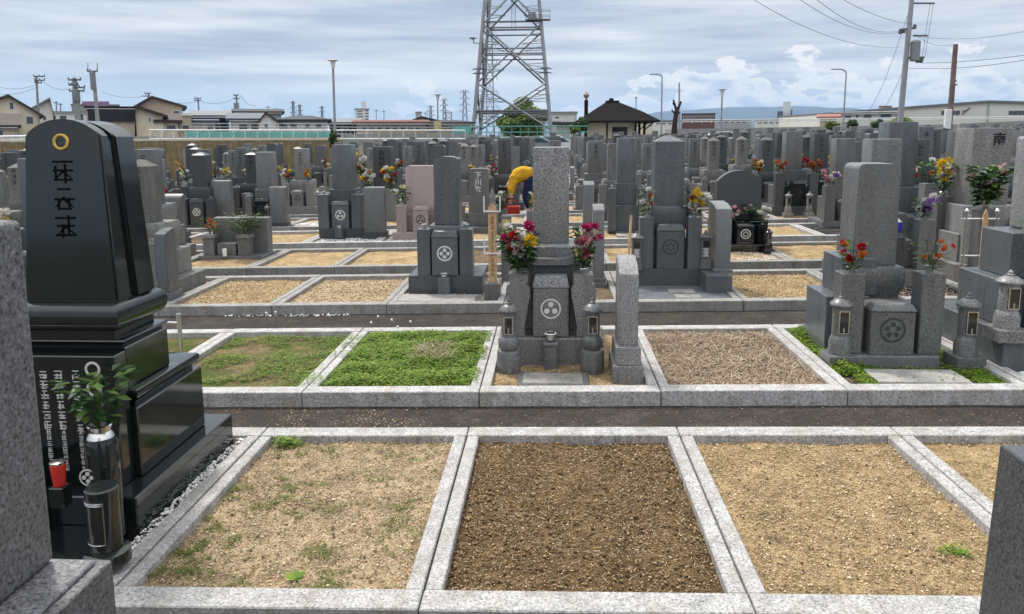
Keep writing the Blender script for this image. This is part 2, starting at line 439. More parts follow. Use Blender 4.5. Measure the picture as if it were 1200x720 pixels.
# ------------------------------------------------------------------ scatter
OCT = [(1, 0, 0), (-1, 0, 0), (0, 1, 0), (0, -1, 0), (0, 0, 1), (0, 0, -1)]
OF = [(0, 2, 4), (2, 1, 4), (1, 3, 4), (3, 0, 4), (2, 0, 5), (1, 2, 5), (3, 1, 5), (0, 3, 5)]
def pebbles(name, label, x0, x1, y0, y1, n, s0, s1, mat, zf, avoid=None, cat='gravel', thr=None):
    vs, fs = [], []
    for _ in range(n):
        x, y = random.uniform(x0, x1), random.uniform(y0, y1)
        if avoid and avoid(x, y): continue
        if thr is not None and mnoise.noise(Vector((x*4, y*4, 1.7))) < thr: continue
        s = random.uniform(s0, s1)*random.choice((.6, .8, 1, 1)); a = random.uniform(0, 6.28); ca, sa = math.cos(a), math.sin(a)
        fl = random.uniform(.4, .8); el_ = random.uniform(.6, 1)
        b = len(vs); z = zf(x, y)+s*fl*.25
        for (px, py, pz) in OCT:
            px *= s*random.uniform(.8, 1.2); py *= s*el_; pz *= s*fl
            vs.append((x+px*ca-py*sa, y+px*sa+py*ca, z+pz))
        fs += [tuple(b+i for i in f) for f in OF]
    o = rawobj(name, vs, fs, mat); tag(o, label, cat, kind='stuff')
    o.data.polygons.foreach_set('use_smooth', [s1 > .012]*len(o.data.polygons))
    return o
zsoil = lambda x, y: soil_h(x, y)+.004+.38*.018*mnoise.noise(Vector((x*38, y*38, 9)))
def pk(k, r): return sx(k)+.075, sx(k+1)-.075, ROWY[r]+.01, ROWY[r]+DEP-.01
for k, mat, lab, n in ((-1, 'gravel_tan', 'pale tan grit and small stones over the weedy left front plot', 11000), (0, 'gravel_brown', 'brown crumbs and small stones over the dark middle front plot', 10000), (1, 'gravel_tan', 'golden grit and small stones over the right front plot', 11000), (2, 'gravel_tan', 'golden grit in the front plot at the right edge', 4000)):
    a = pk(k, 0); pebbles('gravel', lab, *a, n, .0022, .0062, mat, zsoil)
    pebbles('gravel', lab.replace('small', 'larger loose'), *a, 130, .006, .013, mat, zsoil)
pebbles('gravel', 'tan grit around the stone lanterns of the central grave', *pk(0, 1), 3500, .003, .007, 'gravel_tan', lambda x, y: soil_h(x, y)+.002)
pebbles('gravel', 'brownish grit in the dry plot right of the central grave', *pk(1, 1), 4500, .003, .008, 'gravel_brown', zsoil)
for k in (-3, -2, -1, 2):
    pebbles('gravel', {-3: 'golden grit on the third-row plot left beside the rail', -2: 'tan grit on the third-row plot behind the clover', -1: 'grit around the base of the blue grey grave', 2: 'coarse tan grit on the third-row plot right of the tiled grave'}[k], *pk(k, 2), 3000, .005, .013, 'gravel_tan' if k != -1 else 'pebble_white', lambda x, y: soil_h(x, y)+.002)
pebbles('gravel', 'dark brown clods lying over the middle front plot', *pk(0, 0), 2200, .004, .013, 'clod_m', zsoil)
pebbles('gravel', 'pale chips strewn over the dark middle front plot', *pk(0, 0), 1300, .0025, .0065, 'gravel_tan', zsoil)
pebbles('gravel', 'small brown clods in the golden front plot', *pk(1, 0), 500, .004, .010, 'gravel_brown', zsoil)
pebbles('gravel', 'small brown clods in the weedy left front plot', *pk(-1, 0), 600, .004, .010, 'gravel_brown', zsoil, thr=.0)
# loose stones on the path
pebbles('gravel', 'scattered grit along the near path', -2.2, 3.2, 4.23, 4.79, 2600, .002, .006, 'gravel_brown', lambda x, y: -.103+gz(x))
pebbles('gravel', 'pale patch of grit on the near path', -1.75, -.75, 4.4, 4.75, 900, .002, .006, 'gravel_tan', lambda x, y: -.103+gz(x), thr=-.05)
pebbles('gravel', 'white pebbles fallen along the foot of the third-row kerb', -3.4, -2.05, 7.38, 7.46, 90, .009, .021, 'pebble_white', lambda x, y: -.10+gz(x))
pebbles('gravel', 'white pebbles between the black grave and the kerb', -1.815, -1.762, 2.65, 4.05, 520, .007, .014, 'pebble_white', lambda x, y: -.012+gz(x))
def leaf_pts(c, d, w, n):
    """a leaf quad-pair from base c along d, half width w, up normal n"""
    sd_ = d.cross(n).normalized()*w
    return [c, c+d*.5+sd_, c+d, c+d*.5-sd_]
def clover(name, label, x0, x1, y0, y1, n, hmin, hmax, size, mat='clover_m', zf=zsoil, dens=None, cat='clover', spread=1):
    vs, fs = [], []
    for _ in range(n):
        x, y = random.uniform(x0, x1), random.uniform(y0, y1)
        if dens and random.random() > dens(x, y): continue
        e = 1 if not spread else min(1, min(x-x0, x1-x, y-y0, y1-y)*7+.35)
        z = zf(x, y)+random.uniform(hmin, hmax)*e*(.75+.6*mnoise.noise(Vector((x*5, y*5, 8))))
        a0 = random.uniform(0, 6.28); tilt = random.uniform(-.5, .5); c = Vector((x, y, z))
        for j in range(3):
            a = a0+j*2.094
            d = Vector((math.cos(a), math.sin(a), random.uniform(-.1, .45)+tilt*math.cos(a)))*size*random.uniform(.7, 1.25)
            q = leaf_pts(c, d, size*.42, Vector((0, 0, 1))); b = len(vs); vs += [tuple(p) for p in q]; fs.append((b, b+1, b+2, b+3))
    return tag(rawobj(name, vs, fs, mat), label, cat, kind='stuff')
def blades(name, label, x0, x1, y0, y1, n, h, w, mat, zf=zsoil, lay=.4, dens=None, cat='grass'):
    vs, fs = [], []
    for _ in range(n):
        x, y = random.uniform(x0, x1), random.uniform(y0, y1)
        if dens and random.random() > dens(x, y): continue
        c = Vector((x, y, zf(x, y))); a = random.uniform(0, 6.28); L = h*random.uniform(.5, 1.2)
        d = Vector((math.cos(a)*lay, math.sin(a)*lay, random.uniform(.1, 1)*(1-lay)+.05)).normalized()*L
        s_ = Vector((-math.sin(a), math.cos(a), 0))*w
        b = len(vs); mid = c+d*.55+Vector((0, 0, L*.08)); tip = c+d+Vector((0, 0, -L*.12*lay))
        vs += [tuple(p) for p in (c-s_, c+s_, mid+s_*.8, mid-s_*.8, tip)]; fs += [(b, b+1, b+2, b+3), (b+3, b+2, b+4)]
    return tag(rawobj(name, vs, fs, mat), label, cat, kind='stuff')
def patch(f, t, s=8):
    return lambda x, y: min(1, max(0, (mnoise.noise(Vector((x*f, y*f, 4.1)))-t)*s))
a = pk(-1, 1)
clover('clover', 'thick bright green clover filling the second-row plot left of the central grave', *a, 17000, .02, .085, .0135)
clover('clover', 'yellow green clover tips over the thick clover', *a, 1200, .075, .10, .008, 'weed_m')
blades('dry_grass', 'pale dry grass stalks lying in the clover', a[0]+.55, a[0]+.85, a[2]+.5, a[2]+.9, 260, .13, .0016, 'dry_m', lambda x, y: .02, .75)
a = pk(-2, 1)
dl = lambda x, y: min(1, max(.0, (mnoise.noise(Vector((x*3.1, y*3.1, 4.1)))+.12)*4)+max(0, (x-a[1]+.35)*2))
clover('clover', 'patchy low clover on the second-row plot nearer the black grave', *a, 5500, .004, .025, .010, 'weed_m', dens=dl)
clover('clover', 'low green clover among tan soil left of the thick clover', *a, 4500, .004, .03, .010, 'clover_m', dens=dl)
clover('clover', 'sparse weeds behind the steel rail', *pk(-3, 1), 1500, .004, .03, .010, 'weed_m', dens=patch(3, 0))
a = pk(2, 1)
gd = lambda x, y: 1 if (x < sx(2)+.42 or y < ROWY[1]+.33 or x > sx(3)-.2) and not (sx(2)+.33 < x < sx(3)-.26 and y < ROWY[1]+.36 and y > ROWY[1]+.05) else .15
clover('clover', 'bright green clover round the right hand lantern grave', a[0], sx(2)+.40, a[2]+.25, a[3], 6500, .02, .08, .0135, 'clover_m')
clover('clover', 'green clover creeping along the front kerb of the lantern grave', a[0]+.1, a[1], a[2], a[2]+.48, 7000, .005, .035, .011, 'clover_m', dens=gd)
clover('clover', 'green weeds right of the lantern grave', sx(3)-.30, a[1], a[2]+.3, a[3], 1800, .01, .05, .012, 'clover_m')
pebbles('gravel', 'dark grey chippings behind the flat slab of the lantern grave', *a, 1500, .008, .016, 'pebble_black', lambda x, y: soil_h(x, y)+.002)
a = pk(1, 1)
blades('dry_grass', 'matted pinkish brown dead grass filling the plot right of the central grave', *a, 6500, .17, .0020, 'dry_m', zsoil, .93)
a = pk(-1, 0)
dn = lambda x, y: min(1, max(.03, (mnoise.noise(Vector((x*5, y*5, 4.1)))*.6+mnoise.noise(Vector((x*14, y*14, 2.1)))*.6-.10)*4))*(1.0 if x < a[0]+.42 or y < a[2]+.35 else .5)
clover('weeds', 'small green weeds dotted over the weedy left front plot', *a, 8500, .0, .010, .0075, 'weed_m', dens=dn, cat='weeds', spread=0)
clover('weeds', 'greener weeds along the left kerb of the front plot', a[0], a[0]+.35, a[2], a[2]+.9, 1500, .0, .012, .008, 'weed_m', dens=dn, cat='weeds', spread=0)
blades('weeds', 'short grass blades on the weedy left front plot', *a, 9000, .032, .0011, 'weed_m', zsoil, .6, dens=dn, cat='weeds')
clover('weeds', 'leafy green weed clump in the far left corner of the front plot', a[0]+.03, a[0]+.2, a[3]-.12, a[3], 380, .005, .07, .013, 'clover_m', cat='weeds', dens=lambda x, y: max(0, 1-(((x-a[0]-.1)/.09)**2+((y-a[3]+.04)/.06)**2)), spread=0)
clover('weeds', 'single green weed at the front of the golden plot', sx(1)+.86, sx(1)+1.0, ROWY[0]+.30, ROWY[0]+.42, 420, .0, .02, .008, 'clover_m', cat='weeds', dens=lambda x, y: max(0, 1-(((x-sx(1)-.93)/.07)**2+((y-ROWY[0]-.35)/.05)**2)), spread=0)
blades('weeds', 'sparse grass in the plot at the right edge', *pk(2, 0), 900, .05, .0014, 'weed_m', zsoil, .5, dens=patch(3, .15), cat='weeds')
blades('weeds', 'fine straw over the dark middle plot', *pk(0, 0), 1300, .03, .001, 'dry_m', zsoil, .9, cat='weeds')
blades('weeds', 'fine straw over the golden plot', *pk(1, 0), 1500, .03, .001, 'dry_m', zsoil, .9, cat='weeds')
def ground_plant(label, x, y, n, L, mat='clover_m'):
    root = empty('weed', (x, y, soil_h(x, y)))
    tag(root, label, 'weed')
    g = MB()
    for i in range(n):
        a = 6.28*i/n+random.uniform(-.3, .3); d = Vector((math.cos(a), math.sin(a), random.uniform(.2, .6))).normalized()*L*random.uniform(.7, 1.1)
        c = Vector((0, 0, .004)); s_ = Vector((-math.sin(a), math.cos(a), 0))*L*.16
        g.bm.faces.new([g.bm.verts.new(p) for p in (c, c+d*.5+s_, c+d, c+d*.5-s_)])
    g.obj('leaves', mat, root)
ground_plant('flat rosette weed at the front of the weedy left plot', -1.02, 2.72, 11, .055)
clover('clover', 'clover creeping over the divider left of the thick clover', sx(-1)-.06, sx(-1)+.09, ROWY[1]+.02, ROWY[1]+1.3, 520, .012, .04, .011, 'clover_m', zf=lambda x, y: gz(x), dens=patch(4, -.05), spread=0)
clover('clover', 'clover tips hanging over the right divider of the thick clover', sx(0)-.085, sx(0)-.03, ROWY[1]+.02, ROWY[1]+1.4, 420, .008, .03, .011, 'clover_m', zf=lambda x, y: gz(x), dens=patch(5, -.1), spread=0)
# white clover flowers over the far path edge
for i, (px, py) in enumerate(((443, 371), (435, 378), (459, 375), (481, 377), (466, 383), (312, 367), (323, 366))):
    Y = 6.5; p = P(px, py, Y)
    root = empty('clover_flower', (p.x, p.y, gz(p.x)-.04)); tag(root, 'small white clover flower head on a thin stalk behind the thick clover', 'clover flower', 'white clover flowers')
    h = p.z-(gz(p.x)-.04)
    MB().tube((0, 0, 0), (0, 0, h), .0015, n=4).obj('stalk', 'leaf_m', root)
    MB().lathe([(.004, -.012), (.010, -.004), (.011, .003), (.005, .010)], z0=h, n=8).obj('flower_head', 'petal_white', root)
# ------------------------------------------------------------------ grave parts
def arch_pts(w, h, rise, tp=0, n=10, corner=0):
    """outline of an upright slab: half width w/2 at foot, inset tp at shoulder, arched top"""
    pts = [(-w/2, 0), (w/2, 0)]; x1 = w/2-tp
    if corner:
        for i in range(n+1):
            a = math.pi/2*i/n; pts.append((x1-corner+corner*math.cos(a), h-corner+corner*math.sin(a)))
        for i in range(n+1):
            a = math.pi/2+math.pi/2*i/n; pts.append((-x1+corner+corner*math.cos(a), h-corner+corner*math.sin(a)))
    else:
        for i in range(n+1):
            u = 1-2*i/n; pts.append((x1*u, h-rise+rise*(1-abs(u)**2.2)))
    return pts
def glyphs(g, n, s, x, ztop, y, rnd, t=.0015, mirror=False):
    """worn engraved characters too small to read: bundles of brush strokes"""
    for c in range(n):
        z0 = ztop-s*1.12*(c+1)
        for q in range(3):
            zz = z0+s*(.12+.36*q+rnd.uniform(-.06, .06)); w = s*rnd.uniform(.5, .9)
            g.box(x-w/2, x+w/2, y-t, y+.002, zz, zz+s*.085)
        for q in range(2):
            xx = x+s*rnd.uniform(-.33, .33); hh = s*rnd.uniform(.4, .85); zz = z0+s*rnd.uniform(0, .15)
            g.box(xx-s*.045, xx+s*.045, y-t*1.3, y+.002, zz, zz+hh)
        for q in range(2):
            sg = -1 if q else 1
            a = Vector((x, y-t*.5, z0+s*rnd.uniform(.45, .6))); b = a+Vector((sg*s*.4, 0, -s*rnd.uniform(.3, .45)))
            g.tube(a, b, s*.045, s*.02, 4)
def text_mesh(body, size):
    cu = bpy.data.curves.new('t', 'FONT'); cu.body = body; cu.size = size; cu.align_x = 'CENTER'; cu.extrude = .0015; cu.space_line = .95
    cu.offset = size*.012
    o = bpy.data.objects.new('t', cu); COL.objects.link(o)
    me = bpy.data.meshes.new_from_object(o.evaluated_get(bpy.context.evaluated_depsgraph_get()))
    bpy.data.objects.remove(o); me.transform(Matrix.Rotation(R(90), 4, 'X')); return me
def add_text(body, size, x, y, ztop, mat, parent, name='inscription'):
    me = text_mesh('\n'.join(body), size); me.materials.clear(); me.materials.append(MATS[mat])
    for p in me.polygons: p.material_index = 0
    zs = [v.co.z for v in me.vertices]
    if zs: me.transform(Matrix.Translation((x, y-.001, ztop-max(zs))))
    return link(name, me, parent)
CN = [0]
def crest(g, x, y, z, r, petals=0):
    if not petals: CN[0] += 1; petals = (3, 5, 4, 6, 8, 3)[CN[0] % 6]
    g.torus((x, y, z), r, r*.11, 24, 6, 'y', .3)
    for i in range(petals):
        a = math.pi/2+6.283*i/petals; pts = []
        for j in range(8):
            b = 6.283*j/8; pts.append((x+math.cos(a)*r*.48+math.cos(b)*r*(1.25/(petals+.5) if petals > 3 else .30), z+math.sin(a)*r*.48+math.sin(b)*r*(1.25/(petals+.5) if petals > 3 else .30)))
        g.prism(pts, y-.0015, y+.002)
def moulded(g, w, d, h, y0, z0, over=.03):
    """a slab with a rolled upper edge and a waist below"""
    prof = [(0, 0), (0, h*.2), (over*.55, h*.38), (over*.9, h*.55), (over, h*.75), (over*.8, h*.93), (over*.45, h)]
    rings = []
    for o_, z in prof:
        rings.append([g.bm.verts.new((sx_*(w/2+o_), y0+(d if sy_ > 0 else 0)+sy_*o_, z0+z)) for sx_, sy_ in ((-1, -1), (1, -1), (1, 1), (-1, 1))])
    for a, b in zip(rings, rings[1:]):
        for i in range(4): g.bm.faces.new((a[i], a[(i+1) % 4], b[(i+1) % 4], b[i]))
    g.bm.faces.new(rings[0][::-1]); g.bm.faces.new(rings[-1])
def grave(label, X, Y, mat='g_mid', pl=(.9, .85, .19), tiers=((.62, .6, .27, .22, 'b'), (.45, .42, .30, .3, 'm')), shaft=(.29, .27, .7), yf=.36, top='flat', kou=(.26, .16, .36, .04),
          fs=(.14, .5, .27, .06), cr='g', ins=5, text=None, seed=0, cat='gravestone', group=None, name='gravestone', cup=True, plmat=None, kmat=None, tmat='engraved_soft', rise=.05, taper=.006, bev=.006, inc=None, rz=0, z=-.05, kroof=True, fsmat=None):
    rnd = random.Random(seed+17)
    root = empty(name, (X, Y, gz(X)+z), rz); tag(root, label, cat, group)
    plmat = plmat or mat; kmat = kmat or mat
    zc = pl[2]
    MB().box(-pl[0]/2, pl[0]/2, 0, pl[1], -.02, zc, bev=bev).obj('platform', plmat, root)
    zt = zc
    for i, (w, d, h, y0, kd) in enumerate(tiers):
        g = MB()
        if kd == 'm': moulded(g, w, d, h, y0, zt)
        else: g.box(-w/2, w/2, y0, y0+d, zt, zt+h, bev=bev*1.3)
        g.obj(('lower_base', 'upper_base', 'moulded_base')[min(2, i if len(tiers) > 1 or True else 0)], mat, root); zt += h
    w, d, h = shaft
    g = MB()
    if top == 'flat': g.box(-w/2, w/2, yf, yf+d, zt, zt+h, tx=taper, ty=taper, bev=.012, seg=2)
    elif top == 'pyr':
        g.box(-w/2, w/2, yf, yf+d, zt, zt+h-.07, tx=taper, ty=taper); g.box(-w/2+taper, w/2-taper, yf+taper, yf+d-taper, zt+h-.069, zt+h, tx=w/2-.03, ty=d/2-.03)
    elif top == 'round': g.prism([(a, b+zt) for a, b in arch_pts(w, h, rise, taper, 8, corner=rise)], yf, yf+d, bev=.008)
    elif top == 'arch': g.prism([(a, b+zt) for a, b in arch_pts(w, h, rise, taper, 14)], yf, yf+d, bev=.008)
    sh = g.obj('shaft', mat, root)
    if text:
        add_text(text[0], text[1], text[4] if len(text) > 4 else 0, yf, zt+h-text[2], text[3], sh)
    elif ins:
        g = MB(); s = min(w*.42, h*.8/(ins*1.15)); glyphs(g, ins, s, 0, zt+h-.06, yf+taper*.8, rnd); g.obj('inscription', tmat, sh)
    if kou:
        kw, kd, kh, ky = kou
        g = MB(); g.box(-kw/2, kw/2, ky, ky+kd, zc, zc+kh*.86, bev=bev)
        k = g.obj('incense_house', kmat, root)
        if kroof: MB().box(-kw/2-.008, kw/2+.008, ky-.008, ky+kd+.008, zc+kh*.862, zc+kh, tx=.03, ty=.02, bev=.004).obj('roof', kmat, k)
        if cr:
            g = MB(); crest(g, 0, ky, zc+kh*.5, kw*.27); g.obj('crest', {'g': 'engraved_soft', 'w': 'white_letter', 'd': 'engraved'}[cr], k)
    if inc:
        iw, ih, iy = inc
        b = MB().box(-iw/2, iw/2, iy-iw, iy, .03, ih, bev=.004).obj('incense_stand', mat, root)
        g = MB(); g.lathe([(.028, 0), (.034, .012), (.03, .03), (.024, .032)], 0, iy-iw/2, 12, ih); g.torus((0, iy-iw/2, ih+.05), .045, .004, 20, 5, 'z')
        for a in range(4): g.tube((.03*math.cos(a*1.57), iy-iw/2+.03*math.sin(a*1.57), ih+.02), (.045*math.cos(a*1.57), iy-iw/2+.045*math.sin(a*1.57), ih+.05), .003)
        g.obj('incense_cup', 'steel', b)
    if fs:
        fw_, fh, dx, fy = fs
        for s_ in (-1, 1):
            f = MB().box(s_*dx-fw_/2, s_*dx+fw_/2, fy, fy+fw_, zc, zc+fh, bev=bev).obj('flower_stand', fsmat or mat, root)
            if cup: MB().lathe([(.024, 0), (.026, .03), (.033, .045), (.036, .05), (.03, .052)], s_*dx, fy+fw_/2, 12, zc+fh).obj('vase', 'steel', f)
    root['top'] = zt+h; root['fz'] = (zc+(fs[1] if fs else 0)); 
    del root['top']; fz = root['fz']; del root['fz']
    return root, fz
# ------------------------------------------------------------------ flowers
BL = {}
def blossom_mesh(color, kind, v):
    key = (color, kind, v)
    if key in BL: return BL[key]
    rnd = random.Random(hash(color) % 97+v*7 if False else sum(map(ord, color))+v*7)
    g = MB(); n = {'mum': 60, 'lily': 7, 'small': 22}[kind]
    for i in range(n):
        if kind == 'lily':
            a = 6.283*i/n; d = Vector((math.cos(a), math.sin(a), .55)).normalized()
        else:
            zc = 1-1.45*(i+.5)/n; rr_ = math.sqrt(max(0, 1-zc*zc)); a = i*2.39996+rnd.uniform(-.2, .2); d = Vector((rr_*math.cos(a), rr_*math.sin(a), zc))
        L = rnd.uniform(.8, 1.1)*(1.25 if kind == 'lily' else 1); wd = {'mum': .16, 'lily': .36, 'small': .3}[kind]
        s_ = d.orthogonal().normalized(); s_.rotate(Matrix.Rotation(rnd.uniform(-.6, .6), 3, d)); s_ *= wd
        c0 = d*.12; mid = d*L*.62; tip = d*L+Vector((0, 0, .16 if kind == 'mum' else -.12))
        vs = [g.bm.verts.new(q) for q in (c0, mid-s_, tip, mid+s_)]
        g.bm.faces.new(vs)
    BL[key] = g.mesh('blossom', 'petal_'+color, 0); return BL[key]
LV = {}
def leaves_mesh(v, mat='leaf_m', n=70, h=.30, w=.12, L=.075, lw=.24):
    key = (v, mat, n)
    if key in LV: return LV[key]
    rnd = random.Random(v+5); g = MB()
    for i in range(9):
        a = rnd.uniform(0, 6.283); r_ = rnd.uniform(.2, 1)*w*.6; g.tube((0, 0, 0), (r_*math.cos(a), r_*math.sin(a), h*rnd.uniform(.5, .95)), .0025, .0015, 4)
    for i in range(n):
        z = h*rnd.uniform(.12, .92); a = rnd.uniform(0, 6.283); rad = w*(.25+.75*min(1, z/h*1.3))*rnd.uniform(.15, 1)
        c = Vector((rad*math.cos(a), rad*math.sin(a), z)); b = a+rnd.uniform(-.9, .9)
        d = Vector((math.cos(b), math.sin(b), rnd.uniform(-.35, .9))).normalized()*L*rnd.uniform(.6, 1.2)
        s_ = d.cross(Vector((rnd.uniform(-.4, .4), rnd.uniform(-.4, .4), 1))).normalized()*L*lw
        g.bm.faces.new([g.bm.verts.new(q) for q in (c, c+d*.5+s_, c+d+Vector((0, 0, -L*.15)), c+d*.5-s_)])
    LV[key] = g.mesh('leaves', mat, 0); return LV[key]
def bouquet(label, x, y, z, cols, h=.30, w=.12, size=.035, n=8, seed=0, leaf='leaf_m', nl=70, group=None, face=-1, lw=.24):
    rnd = random.Random(seed)
    root = empty('bouquet', (x, y, z)); tag(root, label, 'flowers', group)
    root.rotation_euler[2] = 0
    lm = link('leaves', leaves_mesh(seed % 4, leaf, nl, lw=lw), root); lm.scale = (w/.12, w/.12, h/.30); lm.rotation_euler[2] = rnd.uniform(0, 6.28)
    for i in range(n):
        c, kd = cols[i % len(cols)]
        o = link('blossom', blossom_mesh(c, kd, i % 3), root)
        t = (i+.5)/n; a = -math.pi/2+rnd.uniform(-1.5, 1.5) if face < 0 else rnd.uniform(0, 6.28)
        zz = h*(.98-.62*t)+rnd.uniform(-.02, .02); rad = w*(.25+.65*math.sin(math.pi*min(1, .25+t*.8)))*rnd.uniform(.7, 1.05)
        o.location = (rad*math.cos(a)+rnd.uniform(-.25, .25)*w, rad*math.sin(a), zz)
        s_ = size*rnd.uniform(.8, 1.2)*(1.0 if kd != 'small' else .75); o.scale = (s_, s_, s_*.8)
        o.rotation_euler = (rnd.uniform(.5, 1.1), rnd.uniform(-.5, .5), rnd.uniform(0, 6))
    return root
# ------------------------------------------------------------------ stone lanterns
def lantern(label, X, Y, h=.5, mat='g_mid', style='drum', group=None, z=-.05, ww=.1):
    root = empty('stone_lantern', (X, Y, gz(X)+z)); tag(root, label, 'stone lantern', group)
    k = h/.5; r = ww
    if style == 'drum':
        MB().lathe([(r*.98, 0), (r, .01*k), (r, .135*k), (r*.93, .152*k), (r*.62, .158*k)], n=28).obj('base', mat, root)
        MB().lathe([(r*.60, .157*k), (r*.80, .175*k), (r*.84, .205*k), (r*.74, .235*k), (r*.58, .25*k)], n=28).obj('bulge', mat, root)
        zc, zt, rc = .249*k, .41*k, r*.62
    elif style == 'square':
        MB().box(-r*1.02, r*1.02, -r*1.02, r*1.02, 0, .09*k, bev=.004).obj('base', mat, root)
        MB().lathe([(r*.78, .089*k), (r*.78, .17*k), (r*.68, .20*k), (r*.60, .215*k)], n=28).obj('bulge', mat, root)
        zc, zt, rc = .214*k, .41*k, r*.60
    elif style == 'lattice':
        MB().box(-r, r, -r, r, 0, .12*k, bev=.004).obj('base', mat, root); zc, zt, rc = .12*k, .42*k, r*.8
    if style == 'lattice':
        c = MB().box(-rc, rc, -rc, rc, zc, zt, bev=.003).obj('light_chamber', mat, root)
        g = MB().box(-rc*.7, rc*.7, -rc-.004, -rc+.004, zc+.03, zt-.03)
        wdw = g.obj('window', 'glass_dark', c)
        g = MB(); cell = rc*.42
        for i in range(-1, 2):
            for j in range(5):
                cx_, cz_ = i*cell*1.02+(cell*.5 if j % 2 else -cell*.0), zc+.05+j*cell*.95
                if abs(cx_) > rc*.6 or cz_ > zt-.04: continue
                g.torus((cx_, -rc-.005, cz_), cell*.5, cell*.12, 6, 4, 'y', .4)
        g.obj('lattice', 'white_paint', wdw)
        MB().box(-r*1.15, r*1.15, -r*1.15, r*1.15, zt, zt+.03*k, tx=.005, ty=.005, bev=.004).obj('cap', mat, root)
        MB().lathe([(r*.8, zt+.029*k), (r*.5, zt+.05*k), (r*.2, zt+.065*k), (r*.22, zt+.08*k), (r*.1, zt+.1*k)], n=16).obj('finial', mat, root)
    else:
        c = MB().lathe([(rc, zc), (rc*1.02, zc+.01), (rc*1.0, zt)], n=28).obj('light_chamber', mat, root)
        wz0, wz1, ww_ = zc+.02*k, zt-.025*k, rc*.62
        f = MB(); yq = -rc-.006
        for (a0, a1, b0, b1) in ((-ww_, ww_, wz1-.006, wz1), (-ww_, ww_, wz0, wz0+.006), (-ww_, -ww_+.006, wz0+.0061, wz1-.0061), (ww_-.006, ww_, wz0+.0061, wz1-.0061)): f.box(a0, a1, yq, yq+.03, b0, b1)
        f = f.obj('window_frame', 'steel', c)
        MB().box(-ww_+.0065, ww_-.0065, yq+.004, yq+.03, wz0+.0065, wz1-.0065).obj('window', 'glass_dark', f)
        g = MB(); g.lathe([(.006, 0), (.006, .03), (.002, .04)], 0, yq+.001, 8, wz0+.008); g.obj('candle', 'ochre_pot', f)
        MB().lathe([(r*.60, zt), (r*.82, zt+.002*k), (r*.84, zt+.012*k), (r*.74, zt+.026*k), (r*.45, zt+.045*k), (r*.25, zt+.053*k)], n=28).obj('cap', mat, root)
        MB().lathe([(r*.24, zt+.052*k), (r*.26, zt+.062*k), (r*.16, zt+.068*k), (r*.17, zt+.078*k), (r*.1, zt+.088*k), (r*.02, zt+.094*k)], n=16).obj('finial', mat, root)
    return root
def mat_slab(label, X, Y0, Y1, w, mat='slab', z=-.048, h=.035, border=None):
    root = empty('stone_slab', (X, Y0, gz(X)+z)); tag(root, label, 'stone slab')
    MB().box(-w/2, w/2, 0, Y1-Y0, 0, h, bev=.006).obj('slab', border or mat, root)
    if border: MB().box(-w/2+.04, w/2-.04, .03, Y1-Y0-.03, h, h+.003, tx=.002, ty=.002).obj('inlay', mat, root)
    return root
def tablet(label, X, Y, w, h, d, base, mat='g_mid', z=-.05, slant=.06, rz=0, group=None, bmat=None, steps=2):
    """side memorial slab: upright stone with a slanted rounded top on a stepped base"""
    root = empty('memorial_tablet', (X, Y, gz(X)+z), rz); tag(root, label, 'memorial tablet', group)
    zc = 0
    for i in range(steps):
        m_ = .02*(steps-i-1); hh = base/steps
        MB().box(-w/2-.02-m_, w/2+.02+m_, -.03-m_, d+.03+m_, zc-.01 if i == 0 else zc, zc+hh, bev=.004).obj('base', bmat or mat, root); zc += hh
    pts = [(0, zc), (d, zc), (d, zc+h-.0)]
    n = 6; r_ = min(d*.3, slant)
    pts = [(0, zc), (0, zc+h-slant-.02), (.012, zc+h-slant+.004), (d*.5, zc+h-slant*.25), (d-.02, zc+h), (d, zc+h-.015), (d, zc)]
    MB().prism(pts, -w/2, w/2, bev=.006, axis='x').obj('slab', mat, root)
    return root
def XP(px, Y): return P(px, 159+960/Y, Y).x
